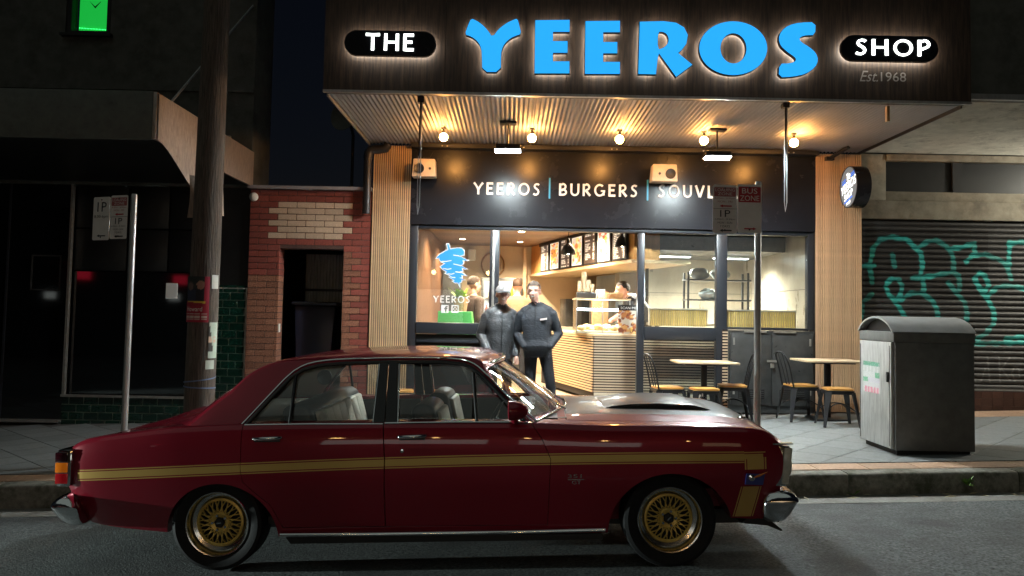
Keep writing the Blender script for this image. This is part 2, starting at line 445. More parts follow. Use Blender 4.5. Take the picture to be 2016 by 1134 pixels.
mat('plastic_bag', (.66,.72,.70), .3, bump=(30,.8,.02), noise=(14,.2))
mat('green_box', (.06,.42,.06), .45)
mat('leaf_green', (.16,.26,.02), .5, noise=(20,.4))
mat('kraft_card', (.36,.22,.11), .7, noise=(15,.2))
mat('black_plastic', (.012,.012,.013), .45, noise=(20,.2))
mat('bamboo', (.80,.55,.16), .45, noise=(10,.25), rand=.12, stretch=(5,5,.5))
mat('matt_black', (.012,.012,.013), .7)
mat('blue_tone', (.30,.38,.50), .5, noise=(3,.1))  # kitchen wall's blue light put into the base colour; fridge door shares it
glass_mat('window_glass', (.93,.95,.94), .0, 1.45, haze=.015)
glass_mat('case_glass', (.96,.98,.97), .0, 1.4)
mat('lit_blue_face', (.02,.25,.6), .4, emit=(.022,.40,1.0), estr=.55)
mat('halo_led', (.8,.8,.8), .5, emit=(1.0,.93,.80), estr=15.)
mat('lit_white_letter', (.9,.9,.9), .5, emit=(.93,1.,.95), estr=2.2)
mat('bulb_glow', (1,.8,.5), .3, emit=(1.0,.43,.10), estr=170.)
mat('flood_led', (1,1,1), .3, emit=(.84,.97,1.0), estr=820.)
mat('downlight_led', (1,1,1), .3, emit=(1.,.88,.68), estr=14.)
mat('strip_led', (1,1,1), .3, emit=(.86,.96,1.0), estr=16.)
mat('menu_print', (1,1,1), .4, attr='print', emit=(1,1,1), estr=.5)
mat('disc_print', (1,1,1), .4, attr='print', emit=(1,1,1), estr=1.2)
mat('green_glow', (.02,.5,.1), .6, emit=(.008,.42,.045), estr=.5)
mat('green_led', (.1,1,.3), .6, emit=(.05,1.,.25), estr=2.)

# ================================================================ ground
SL = .0355
def road_z(x, y): return .026 + SL*x + (0 if y < 5.2 else -.030*(y-5.2))
def path_z(x): return .163 + .033*x

# road: one sheet
xs = [-90,-40,-20]+[-12+i*1.0 for i in range(25)]+[20,40,90]; ys = [-60,-30,-10,-2,2,4,5.2,6,6.83]
mb = MB(); mb.add([(x,y,road_z(x,y)) for y in ys for x in xs], [(j*len(xs)+i, j*len(xs)+i+1,(j+1)*len(xs)+i+1,(j+1)*len(xs)+i) for j in range(len(ys)-1) for i in range(len(xs)-1)])
struct(mb.build('road', 'asphalt', smooth=30))
def slab(name, m, y0, y1, top, thick, x0=-60, x1=60):
    mb = MB(); n = 60
    for i in range(n):
        a = x0+(x1-x0)*i/n; b = x0+(x1-x0)*(i+1)/n
        V = [(a,y0,top(a,y0)-thick),(b,y0,top(b,y0)-thick),(b,y1,top(b,y1)-thick),(a,y1,top(a,y1)-thick),(a,y0,top(a,y0)),(b,y0,top(b,y0)),(b,y1,top(b,y1)),(a,y1,top(a,y1))]
        fs = [(4,5,6,7),(0,1,5,4),(2,3,7,6)]
        mb.add(V, fs)
    return struct(mb.build(name, m))
slab('gutter', 'gutter_concrete', 6.80, 7.18, lambda x,y: road_z(x,6.83)+.004-.05*max(0,(y-6.83)), .02)
gut = lambda x: road_z(x,6.83)+.004-.05*.33
# kerb stones, one by one where the street shows them, with chipped rounded noses
kerb = thing('kerb', 'worn concrete kerb along the footpath edge', 'kerb'); del kerb['category'], kerb['label']; struct(kerb)
def kerb_mesh(L):
    mb = MB(); n = 12; P = [(.0,-.26),(.0,-.035),(.006,-.014),(.022,-.003),(.05,0),(.17,0),(.17,-.26)]
    V = []
    for i in range(n+1):
        t = i/n; j = random.uniform(-.004,.004)
        for k,(y,z) in enumerate(P):
            e = (0.004 if i in (0,n) and k in (1,2,3,4,5) else 0)
            V.append((-L/2+L*t, y+ (j if 0<k<4 else 0)+e*.5, z+(j*.7 if 1<k<6 else 0)-e))
    m = len(P); F = [(i*m+k,(i+1)*m+k,(i+1)*m+k+1,i*m+k+1) for i in range(n) for k in range(m-1)]+[tuple(range(m)), tuple(reversed(range(n*m,n*m+m)))]
    mb.add(V,F); return mb.mesh('kerb_stone', mats=('kerb_stone',), smooth=50)
km = [kerb_mesh(1.492) for _ in range(4)]
for i in range(14):
    x = -9.75+1.5*i; piece('kerb_stone', km[i%4], (x, 7.15, path_z(x)-.002), kerb, rot=(0,-math.atan(.033),0))
for s_ in (-1,1):
    x0, x1 = (-60,-10.5) if s_ < 0 else (11.25,60)
    mb = MB(); mb.prism([(7.15,-.28),(7.15,-.02),(7.17,0),(7.32,0),(7.32,-.28)],'x',0,x1-x0)
    mb.v = [(a+x0,b,c+path_z(a+x0)) for a,b,c in mb.v]; mb.build('kerb_run','kerb_stone',kerb)
# footpath bed and pavers
fp = slab('footpath', 'mortar_bed', 7.318, 11.6, lambda x,y: path_z(x)-.008, .2)
PV = .46
def paver_mesh(w, d, name, m, rot=0):
    mb = MB(); h = .0
    a, b = w/2-.003, d/2-.003; c = .004
    V = [(-a,-b,-.02),(a,-b,-.02),(a,b,-.02),(-a,b,-.02),(-a,-b,-c),(a,-b,-c),(a,b,-c),(-a,b,-c),(-a+c,-b+c,0),(a-c,-b+c,0),(a-c,b-c,0),(-a+c,b-c,0)]
    F = [(0,1,5,4),(1,2,6,5),(2,3,7,6),(3,0,4,7),(4,5,9,8),(5,6,10,9),(6,7,11,10),(7,4,8,11),(8,9,10,11)]
    mb.add([Matrix.Rotation(rot,3,'Z')@Vector(p) for p in V],F); return mb.mesh(name, mats=(m,))
pm_g = paver_mesh(PV,PV,'paver','paver_grey',math.pi/4)
pm_half = MB(); r_ = PV/math.sqrt(2)
pm_half.prism([(-r_+.006,0.003),(r_-.006,.003),(0,r_-.006)],'z',-.02,0); pm_half = pm_half.mesh('half_paver', mats=('paver_grey',))
pm_b = paver_mesh(.46,.28,'border_paver','paver_buff')
tiltr = (0,-math.atan(.033),0)
dgl = PV*math.sqrt(2)
for i in range(-15,19):
    for j in range(0,10):
        for o_ in (0,1):
            x = (i+.5*o_)*dgl; y = 7.64+(j+.5*o_)*dgl
            if not (-8.2 < x < 7.6) or y > 11.0 or (o_ == 0 and j == 0): continue
            piece('paver', pm_g, (x,y,path_z(x)), fp, rot=tiltr)
    x = i*dgl
    if -8.2 < x < 7.6: piece('half_paver', pm_half, (x,7.64,path_z(x)), fp, rot=tiltr)
for i in range(34):
    x = -8.0+.46*i; piece('border_paver', pm_b, (x,7.475,path_z(x)-.001), fp, rot=tiltr)
# buff pavers along the shutter of the shop next door
for i in range(8):
    for j in range(2):
        x = 5.3+.46*i; piece('buff_paver', pm_b, (x,11.05-.28*j,path_z(x)+.004), fp, rot=tiltr)
# ================================================================ the shop
shop = thing('takeaway_shop', 'lit takeaway shop with timber slat pilasters, black front and deep corrugated awning', 'shop building', (1.4,11.2,.2))
def pilaster(x0, x1, z0, z1, n):
    p = MB().box(x0,x1,11.215,11.6,z0,z1).build('pilaster','slat_back',shop)
    pw = (x1-x0)/n
    me = MB().box(-pw*.27,pw*.27,0,.040,0,z1-z0).mesh('slat', mats=('slat_wood',))
    for i in range(n): piece('slat', me, (x0+pw*(i+.5),11.178,z0), p)
    return p
pilaster(-1.975,-1.44,path_z(-1.7)+.02,3.93,18)
pilaster(4.24,4.885,path_z(4.5)+.02,3.93,21)
# awning: fascia, soffit, edges
aw = MB().box(-2.05,4.86,8.47,8.62,3.955,5.35).build('awning_fascia','black_panel',shop)
bw = 6.91/16
for i in range(16):
    me = MB().box(0,bw-.003,0,.03,0,1.40).mesh('fascia_board', mats=('fascia_board',))
    piece('fascia_board', me, (-2.05+bw*i,8.44+random.uniform(0,.0025),3.95), aw)
MB().box(-2.05,4.86,8.625,11.2,4.03,4.3).build('awning_roof','dark_metal',shop)
mb = MB(); n = 6*130; V = []
for i in range(n+1):
    x = -2.03+6.87*i/n; z = 3.962+.008*math.cos(2*math.pi*i/6)
    V += [(x,8.60,z),(x,11.20,z)]
mb.add(V,[(2*i,2*i+1,2*i+3,2*i+2) for i in range(n)]); mb.build('awning_soffit','corrugated_metal',shop,smooth=70)
mb = MB(); mb.box(-2.05,-2.03,8.62,11.2,3.93,4.03); mb.build('awning_edge','galvanised',shop)
mb = MB(); mb.box(4.84,4.86,8.62,11.2,3.93,4.03); mb.build('awning_edge','dark_metal',shop)
MB().box(-2.05,4.86,8.43,8.47,3.925,3.952).build('drip_edge','galvanised',shop)
# steel angle at the back of the soffit with pairs of bolts
ang = MB().box(-1.43,4.23,11.02,11.2,3.885,3.94).build('steel_angle','dark_metal',shop)
bm_ = MB().lathe([(.0,-.012),(.009,-.011),(.011,0)],(0,0,0),(0,1,0),8).mesh('bolt', mats=('galvanised',))
for x in (.13,.17+.06,1.45,1.52,2.72,2.79,3.9,3.97,-.9,-.83): piece('bolt', bm_, (x-.1,11.018,3.905), ang)
# transom
tp = MB().box(-1.44,4.24,11.2,11.42,2.83,3.94).build('transom_panel','gloss_black_panel',shop)
# frames
def frame(x0,x1,z0,z1,y0=11.24,y1=11.36,name='mullion',m='black_frame'): return MB().box(x0,x1,y0,y1,z0,z1).build(name,m,shop,bevel=.004)
frame(-1.44,-1.335,.3,2.826,name='jamb'); frame(-.315,-.18,.3,2.77); frame(1.765,1.86,.3,2.77); frame(2.87,3.02,.3,2.77); frame(4.15,4.238,1.45,2.826,name='jamb')
frame(-1.33,4.148,2.772,2.826,name='window_head')
frame(-1.33,-.32,1.30,1.46,11.22,11.37,name='sill_rail'); frame(1.865,2.865,1.28,1.46,11.22,11.37,name='sill_rail'); frame(3.025,4.148,1.44,1.475,11.22,11.37,name='sill_rail')
frame(-1.33,-.32,.3,1.295,11.26,11.34,name='stall_panel',m='black_panel')
frame(-1.33,-.32,1.18,1.215,11.23,11.258,name='trim_rail'); frame(1.865,2.865,.36,.46,11.24,11.36,name='bottom_rail')
frame(-.28,-.245,.36,2.77,11.225,11.238,name='frame_trim',m='aluminium')
for x0,x1,z0,z1 in ((-1.33,-.32,1.462,2.77),(1.862,2.868,1.462,2.77),(3.022,4.148,1.477,2.77),(1.862,2.868,.462,1.278)):
    MB().box(x0,x1,11.297,11.303,z0,z1).build('window_pane','window_glass',shop)
MB().box(-1.44,4.24,11.205,11.58,-.1,.298).build('plinth','black_panel',shop)
MB().box(-.18,1.765,11.17,11.4,.20,.352,).build('door_step','aluminium',shop,bevel=.006)
# slatted return beside the cabinet
sp = MB().box(2.945,3.02,11.20,11.235,.3,1.44).build('slat_return','slat_back',shop)
me = MB().box(0,.07,0,.025,0,.02).mesh('slat', mats=('slat_wood_flood',))
for i in range(27): piece('slat', me, (2.947,11.178,.32+i*.0412), sp)

# interior shell
IN = thing('shop_interior','warm lit room of the takeaway with timber ceiling','room',(1,14,.36)); del IN['category'], IN['label']; struct(IN)
MB().box(-1.44,4.24,11.42,16.9,.25,.36).build('shop_floor','shop_floor',IN)
MB().box(-1.5,4.3,11.42,16.9,3.06,3.2).build('ceiling_deck','matt_black',IN)
me = MB().box(0,4.4,0,.185,0,.03).mesh('ceiling_board', mats=('ceiling_board',))
for i in range(28): piece('ceiling_board', me, (-1.44,11.43+.19*i,3.0), IN)
lw = MB().box(-1.5,-1.44,11.42,16.9,.36,3.06).build('side_wall','slat_back',IN)
me = MB().box(0,.03,0,.045,0,2.6).mesh('wall_slat', mats=('interior_dark_slat',))
for i in range(74): piece('wall_slat', me, (-1.44,11.5+.071*i,.38), lw)
MB().box(-1.5,4.3,16.8,16.9,.36,3.06).build('back_wall','cream_wall',IN)
mat('kitchen_lining',(.52,.47,.37),.34,metal=.25,noise=(2.5,.18),rnoise=(3,.1),stretch=(1,1,.4)); MB().box(4.24,4.3,11.42,16.8,.36,3.06).build('kitchen_side_wall','kitchen_lining',IN)
MB().box(1.9,4.24,14.7,14.76,.36,3.0).build('kitchen_back_wall','kitchen_lining',IN)
# stainless sheet joint lines on the kitchen walls
MB().box(4.232,4.2395,11.45,14.69,2.03,2.036).build('wall_joint','dark_steel',IN)
MB().box(1.95,4.2,14.692,14.6995,2.03,2.036).build('wall_joint','dark_steel',IN)
# dark void boxes above so no light leaks
MB().box(-1.44,4.24,11.43,11.48,2.83,3.06).build('light_leak_block','matt_black',IN)

# ================================================================ brick building in the gap
bk = thing('brick_building','low red brick building with a dark doorway and a cream painted patch','brick building',(-2.8,11.2,.1))
BX0,BX1,BZ1 = -3.69,-1.985,3.27; OX0,OX1,OZ = -3.25,-2.365,2.45
core = MB(); zb = -.05
core.box(BX0,OX0-.006,11.21,11.44,zb,OZ); core.box(OX1+.006,BX1,11.21,11.44,zb,OZ); core.box(BX0,BX1,11.21,11.44,OZ+.006,BZ1)
core.box(BX0,BX1,11.44,11.46,OZ+.2,BZ1)
wall_b = core.build('wall','brick_mortar',bk)
BH,BL = .0865,.262
cache = {}
def brick_me(L,m):
    k = (round(L,3),m)
    if k not in cache: cache[k] = MB().box(0,L-.009,0,.236,0,BH-.009).mesh('brick', mats=(m,), bevel=.003, seg=1)
    return cache[k]
row = 0; z = .0
while z < BZ1-.04:
    spans = [(BX0,BX1)] if z >= OZ-.01 else [(BX0,OX0),(OX1,BX1)]
    for a,b in spans:
        x = BX0-(BL/2 if row%2 else 0)
        while x < b-1e-4:
            s_, e_ = max(x,a), min(x+BL,b)
            if e_-s_ > .03 and e_ > a:
                cx = (s_+e_)/2; cz = z+BH/2
                m = 'brick_red'
                if -3.31 < cx < -2.29 and 2.62 < cz < 3.10: m = 'brick_cream'
                elif cx < OX0 and cz < 2.1: m = 'brick_brown'
                elif OX1-.1 < cx < OX1+.2 and cz < OZ: m = 'brick_brown'
                piece('brick', brick_me(e_-s_,m), (s_+.0045,11.2+random.uniform(-.003,.003),z), wall_b)
            x += BL
    z += BH; row += 1
MB().box(BX0-.02,BX1,11.12,14.5,BZ1+.012,BZ1+.055).build('roof_edge','corrugated_metal',bk)
MB().box(BX0-.1,BX0+.0,11.46,15,zb,BZ1).build('passage_wall','old_render',bk); MB().box(BX1,BX1+.1,11.62,15,zb,BZ1).build('passage_wall','old_render',bk)
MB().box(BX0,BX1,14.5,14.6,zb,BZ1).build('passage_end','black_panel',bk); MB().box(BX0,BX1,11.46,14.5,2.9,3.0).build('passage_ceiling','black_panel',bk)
fl_ = MB().box(BX0,BX1,11.46,14.5,-.1,.55).build('passage_floor','gutter_concrete',bk)

# ================================================================ left building
lb = thing('dark_corner_shop','dark closed shop with green tiles and a heavy flat awning on the left','shop building',(-6.5,11.2,-.05))
W = MB(); W.box(-12,-6.40,11.2,11.5,3.3,9); W.box(-5.76,-3.69,11.2,11.5,3.3,9); W.box(-6.40,-5.76,11.2,11.5,3.3,5.44); W.box(-6.40,-5.76,11.2,11.5,7.1,9)
W.build('wall','old_render',lb)
MB().box(-3.80,-3.69,11.5,12.0,3.3,9).build('side_wall','old_render',lb)
for i,zz in enumerate((4.65,)): MB().box(-12,-3.70,11.17,11.2,zz,zz+.06).build('string_course','old_render',lb)
# green lit window upstairs
wf = MB(); 
for a in ((-6.40,-6.33,5.44,7.1),(-5.83,-5.76,5.44,7.1)): wf.box(a[0],a[1],11.22,11.32,a[2],a[3])
wf.box(-6.33,-5.83,11.22,11.32,5.44,5.50); wfo = wf.build('window_frame','matt_black',lb)
MB().box(-6.44,-5.72,11.12,11.22,5.40,5.438).build('window_sill','matt_black',lb)
MB().box(-6.33,-5.83,11.42,11.44,5.50,7.1).build('green_blind','green_glow',lb)
led = MB().lathe([(0,-.006),(.006,0),(0,.006)],(0,0,0),(0,0,1),6).mesh('led_dot', mats=('green_led',))
for i in range(22): piece('led_dot', led, (-6.31+.022*i,11.40,5.60-.0012*i), lb)
MB().prism([(-6.16,5.98),(-6.08,5.88),(-6.0,5.98),(-6.08,5.905)],'y',11.36,11.37).build('pennant','matt_black',lb)
# awning box
MB().box(-12,-3.70,8.1,8.16,3.31,3.81).build('awning_fascia','awning_paint',lb,bevel=.008)
MB().box(-3.70,-3.66,8.105,11.2,3.315,3.80).build('awning_end','awning_bare_metal',lb,bevel=.004)
MB().box(-12,-3.70,8.16,11.2,3.34,3.40).build('awning_soffit','black_panel',lb)
MB().box(-12,-3.70,8.16,11.2,3.74,3.80).build('awning_top','old_render',lb)
st_ = MB().tube([(-3.75,8.6,3.80),(-3.75,11.2,5.9)],.014,6).build('stay_rod','galvanised',lb)
st_ = MB().tube([(-7.6,8.6,3.80),(-7.6,11.2,5.9)],.014,6).build('stay_rod','galvanised',lb)
MB().box(-4.02,-3.99,11.14,11.2,3.9,4.02).build('bracket','galvanised',lb)
# storefront
MB().box(-12,-3.70,11.55,11.6,-.4,3.34).build('shopfront_back','matt_black',lb)
pier = MB().box(-4.135,-3.70,11.235,11.55,-.1,1.88).build('tiled_pier','tile_grout',lb)
TL,TH = .205,.106
tcache = {}
def tile(x0,x1,z0,par,y):
    k = round(x1-x0,3)
    if k not in tcache: tcache[k] = MB().box(0,x1-x0-.009,0,.012,0,TH-.009).mesh('tile', mats=('green_tile',), bevel=.003, seg=1)
    piece('tile', tcache[k], (x0+.003,y+random.uniform(0,.001),z0+.003), par)
r_ = 0; z = .02
while z < 1.85:
    x = -4.135-(TL/2 if r_%2 else 0)
    while x < -3.705:
        a,b = max(x,-4.135), min(x+TL,-3.70)
        if b-a > .02: tile(a,b,z,pier,11.224)
        x += TL
    z += TH; r_ += 1
MB().box(-4.14,-3.695,11.222,11.24,1.872,1.89).build('tile_trim','aluminium',lb)
MB().box(-3.712,-3.695,11.215,11.235,-.05,1.872).build('tile_trim','aluminium',lb)
MB().box(-4.135,-3.70,11.26,11.55,1.89,3.34).build('pier_panel','black_panel',lb)
base = MB().box(-6.22,-4.135,11.235,11.55,-.2,.33).build('tiled_base','tile_grout',lb)
for r_ in range(4):
    z = -.09+TH*r_; x = -6.22-(TL/2 if r_%2 else 0)
    while x < -4.14:
        a,b = max(x,-6.22), min(x+TL,-4.14)
        if b-a > .02: tile(a,b,z,base,11.224)
        x += TL
MB().box(-6.22,-4.135,11.19,11.24,.335,.365).build('window_sill','aluminium',lb)
MB().box(-6.21,-6.18,11.2,11.26,.365,3.3).build('window_jamb','aluminium',lb)
MB().box(-6.18,-4.135,11.30,11.31,.365,2.08).build('shop_window','dark_glass',lb)
for a in ((-6.17,-5.44),(-5.42,-4.86),(-4.84,-4.14)):
    for c_,d_ in ((2.10,2.68),(2.70,3.32)):
        MB().box(a[0],a[1],11.285,11.30,c_,d_).build('spandrel_panel','black_panel',lb,bevel=.004)
MB().box(-12,-6.22,11.15,11.26,-.02,.012).build('door_threshold','aluminium',lb)
MB().box(-12,-6.22,11.26,11.28,.0,3.3).build('door_leaf','dark_glass',lb)
MB().box(-7.10,-7.07,11.25,11.262,.0,3.3).build('door_stile','black_frame',lb)
mb = MB()
for q in ((-6.75,-6.33,2.28,2.30),(-6.75,-6.33,1.80,1.82),(-6.75,-6.73,1.82,2.28),(-6.35,-6.33,1.82,2.28)): mb.box(q[0],q[1],11.25,11.258,q[2],q[3])
mb.build('poster_frame','dark_steel',lb)

# ================================================================ right building
rb = thing('shuttered_shop','closed neighbouring shop with beige lintels and a graffitied roller shutter','shop building',(6.4,11.3,.35))
MB().box(4.90,9.5,11.4,11.6,.2,9).build('wall','old_render',rb)
MB().box(4.89,5.28,11.30,11.4,3.31,3.97).build('post','beige_render',rb,bevel=.006)
MB().box(4.89,9.5,11.27,11.4,3.045,3.305).build('lintel','beige_render',rb,bevel=.008)
MB().box(5.285,9.5,11.31,11.4,3.31,3.44).build('window_sill','beige_render',rb,bevel=.006)
MB().box(5.285,9.5,11.28,11.4,3.875,3.97).build('window_head','beige_render',rb,bevel=.006)
MB().box(5.285,9.5,11.385,11.398,3.44,3.875).build('transom_glass','black_panel',rb)
for x in (6.25,7.6): MB().box(x,x+.12,11.34,11.384,3.442,3.873).build('transom_bar','matt_black',rb)
MB().box(4.87,9.5,8.50,8.58,3.99,9).build('parapet','old_render',rb)
MB().box(4.865,9.5,8.46,8.50,3.99,4.05).build('drip_edge','galvanised',rb)
mb = MB(); n = 6*100; V = []
for i in range(n+1):
    y = 8.58+2.7*i/n; z = 3.985+.006*math.cos(2*math.pi*i/10); V += [(4.87,y,z),(9.5,y,z)]
mb.add(V,[(2*i,2*i+2,2*i+3,2*i+1) for i in range(n)]); mb.build('awning_soffit','pale_soffit',rb,smooth=70)
MB().box(4.87,9.5,8.58,11.4,4.0,4.1).build('awning_roof','old_render',rb)
bs = MB().box(4.93,9.5,11.30,11.4,.2,.652).build('stall_riser','matt_black',rb)
me = MB().box(.002,.148,0,.012,.002,.098).mesh('riser_tile', mats=('brown_tile',))
for i in range(22):
    for j in range(3): piece('riser_tile', me, (5.4+.15*i if i else 4.93,11.289,.345+.1*j), bs)
# shutter slats with painted graffiti
GX = lambda u,v: (-7.157923+.00714*u-.000055*v, 5.871031+.000138*u-.007134*v)
def gp(P): return [GX(1690+x/2.835, 430+y/2.835) for x,y in P]
teal = [[(85,360),(75,260),(90,170),(130,115),(200,100),(280,115),(330,160)],[(330,160),(365,190),(370,250),(360,310)],
 [(350,160),(400,125),(450,120),(505,150),(540,200),(550,250),(540,300)],[(310,335),(400,325),(540,300),(575,320),(578,400)],
 [(520,360),(570,420),(610,470),(625,530),(610,600)],[(375,340),(382,390),(370,415)],[(205,200),(212,265)],[(20,268),(100,262)],
 [(170,360),(200,335),(235,340),(255,380),(250,430),(220,460),(185,430),(165,380),(170,360)],[(185,425),(240,500),(275,560)],
 [(250,455),(310,415),(370,420),(430,460),(455,510),(460,560)],[(520,168),(600,158),(665,135),(668,180)],
 [(620,240),(650,205),(720,200),(790,220),(840,260),(868,340)],[(665,340),(690,305),(720,320),(742,370),(725,405),(695,390),(665,340)],
 [(690,390),(740,450),(775,520),(768,590),(730,640),(680,675)],[(740,430),(790,385),(860,375),(940,392)],[(860,260),(858,135),(940,130)],
 [(630,702),(940,695)],[(25,560),(35,470),(90,420)],[(840,675),(940,660)]]
chalk = [[(640,770),(645,860),(670,915),(700,910),(722,840)],[(735,770),(748,915)],[(800,770),(805,915)],[(862,775),(805,850)],[(815,840),(860,905)],
 [(890,830),(870,860),(885,905),(915,890),(910,840),(890,830)],[(600,770),(640,760)]]
teal = [gp(p) for p in teal]; chalk = [gp(p) for p in chalk]
def segs(L_): return [(a,b) for p in L_ for a,b in zip(p,p[1:])]
teal_s, chalk_s = segs(teal), segs(chalk)
def near(S, x, z, lim):
    d = lim
    for (ax,az),(bx,bz) in S:
        if min(ax,bx)-lim > x or max(ax,bx)+lim < x or min(az,bz)-lim > z or max(az,bz)+lim < z: continue
        dx, dz = bx-ax, bz-az; t = max(0,min(1,((x-ax)*dx+(z-az)*dz)/(dx*dx+dz*dz+1e-9)))
        d = min(d, math.hypot(x-ax-t*dx, z-az-t*dz))
    return d
MB().box(4.93,9.5,11.37,11.39,.652,3.05).build('shutter_backing','matt_black',rb)
sh_h = .0792
prof = [(.0,.018),(.010,.004),(.028,-.004),(.045,-.004),(.062,.004),(.072,.014),(.0775,.019)]
BLK = (.016,.014,.013); DRK = (.036,.034,.033); TEA = (.025,.31,.28); CHK = (.12,.12,.115)
for k in range(30):
    z0 = .66+k*sh_h; nx = 400; V = []; cols = []
    for i in range(nx+1):
        x = 4.935+2.465*min(i,240)/240+2.05*max(0,i-240)/160
        for dz,dy in prof:
            z = z0+dz; d = near(teal_s,x,z,.08); c = DRK
            fill = (5.0 < x < 6.75 and 1.9 < z < 2.92)
            if fill: c = BLK
            e = .028+.008*math.sin(x*31+z*17)
            t = max(0,min(1,(e+.012-d)/.014))
            c = tuple(a+(b-a)*t*(.75+.25*math.sin(x*9+z*5)) for a,b in zip(c,TEA))
            d = near(chalk_s,x,z,.03); t = max(0,min(1,(.016-d)/.01))*.7
            c = tuple(a+(b-a)*t for a,b in zip(c,CHK))
            V.append((x,11.345+dy,z)); cols.append(c)
    m_ = len(prof); F = [(i*m_+j,(i+1)*m_+j,(i+1)*m_+j+1,i*m_+j+1) for i in range(nx) for j in range(m_-1)]
    me = bpy.data.meshes.new('shutter_slat'); off = ORG[rb]
    me.from_pydata([tuple(Vector(p)-off) for p in V],[],F)
    ca = me.color_attributes.new('print','FLOAT_COLOR','POINT'); ca.data.foreach_set('color',[q for c in cols for q in (*c,1)])
    me.materials.append(MATS['shutter_metal']); me.polygons.foreach_set('use_smooth',[True]*len(me.polygons)); link('shutter_slat',me,rb)
MB().box(4.93,9.5,11.325,11.365,.652,.672).build('shutter_foot','aluminium',rb)
# ================================================================ signs on the fascia
LX = lambda u,v: (-5.449506+.005355*u+.000061*v, 4.811034+.000106*u-.005439*v)   # traced outline -> metres on the fascia
c4 = lambda P: [LX(620+x/2.834, y/2.834) for x,y in P]
c5 = lambda P: [LX(1250+x/2.632, y/2.632) for x,y in P]
big = thing('illuminated_sign','large glowing blue YEEROS letters with white halo on the awning fascia','sign',(1.3,8.33,4.1))
def E_(x,xr,xm,xs,y,d):
    a,b,c_,d_,e,f = d
    return [(x,a),(xr,a-2),(xr,b),(xs,b),(xs,c_),(xm,c_),(xm,d_),(xs,d_),(xs,e),(xr,e),(xr,f),(x-2,f)]
Yp = [(868,97),(900,110),(930,130),(965,165),(990,203),(1020,160),(1065,125),(1100,108),(1130,97),(1142,140),(1153,188),(1120,198),(1090,212),(1060,240),(1046,268),(1040,300),(1040,400),(933,400),(930,300),(926,268),(914,240),(890,214),(862,198),(833,190),(850,140)]
Rp = [(25,108),(150,105),(215,113),(258,138),(278,178),(270,225),(245,258),(228,272),(302,333),(215,398),(127,276),(121,300),(112,384),(17,382)]
Rh = [(122,163),(148,163),(168,175),(177,203),(167,230),(145,246),(121,252)]
Sp = [(943,110),(940,180),(895,181),(868,187),(856,200),(868,216),(908,240),(942,270),(955,308),(938,348),(890,382),(820,397),(745,400),(750,326),(800,325),(828,318),(838,304),(824,289),(788,264),(757,235),(746,198),(760,157),(800,126),(860,112)]
Op = [(512+178*math.cos(t)-18*math.sin(t)*0, 247+141*math.sin(t)) for t in [2*math.pi*i/48 for i in range(48)]]
Oh = [(513+66*math.cos(t), 248+77*math.sin(t)) for t in [2*math.pi*i/36 for i in range(36)]]
LET = [(c4(chaikin(Yp,1,True)),[]),(c4(E_(1227,1423,1412,1330,0,(108,176,225,293,338,408))),[]),(c4(E_(1508,1705,1690,1611,0,(113,178,230,296,341,411))),[]),
       (c5(Rp),[c5(chaikin(Rh,1,True))]),(c5(Op),[c5(Oh)]),(c5(chaikin(Sp,1,True)),[])]
def shrink(p, d):
    n = len(p); s_ = 1 if area2(p) > 0 else -1; out = []
    for i in range(n):
        a,b,c_ = Vector(p[i-1]),Vector(p[i]),Vector(p[(i+1)%n])
        n1 = Vector((-(b-a).y,(b-a).x)).normalized()*s_; n2 = Vector((-(c_-b).y,(c_-b).x)).normalized()*s_
        m_ = (n1+n2); m_ = m_.normalized()*d/max(.5,m_.length/2); out.append(tuple(b+m_))
    return out
for outer,holes in LET:
    mb = MB(); solid(mb,[outer],8.352,8.405,holes); L1 = mb.build('letter','dark_metal',big)
    mb = MB(); solid(mb,[shrink(outer,.004)],8.345,8.3515,[shrink(h,-.004) for h in holes]); mb.build('letter_face','lit_blue_face',L1)
    mb = MB(); solid(mb,[shrink(outer,.022)],8.4055,8.412,[shrink(h,-.022) for h in holes]); mb.build('halo_strip','halo_led',L1)
def capsule_sign(x0,x1,z0,z1,word,tx0,tx1,tz0,tz1,label):
    t = thing('illuminated_sign',label,'sign',((x0+x1)/2,8.4,z0))
    mb = MB(); solid(mb,[capsule(x0,x1,z0,z1)],8.345,8.395); b_ = mb.build('sign_box','gloss_black_panel',t,smooth=30)
    mb = MB(); solid(mb,[capsule(x0+.03,x1-.03,z0+.03,z1-.03)],8.3955,8.402); mb.build('halo_strip','halo_led',b_)
    sign_word(word,tx0,tx1,tz0,tz1,8.336,8.3445,'lit_white_letter',t,w=.135,gap=.26)
capsule_sign(-1.82,-.85,4.30,4.57,'THE',-1.59,-1.08,4.355,4.535,'black pill shaped lit sign reading THE')
capsule_sign(3.43,4.46,4.345,4.62,'SHOP',3.58,4.37,4.405,4.575,'black pill shaped lit sign reading SHOP')
mat('dim_letter',(.34,.33,.32),.6); es = thing('lettering','small dim grey Est. 1968 lettering below the SHOP sign','sign',(3.9,8.43,4.14))
mb = MB(); text_flat(mb,'Est.',3.665,3.86,4.15,4.265,8.434,shear=.35); mb.build('script_word','dim_letter',es)
mb = MB(); text_flat(mb,'1968',3.89,4.16,4.155,4.255,8.434); mb.build('numerals','dim_letter',es)
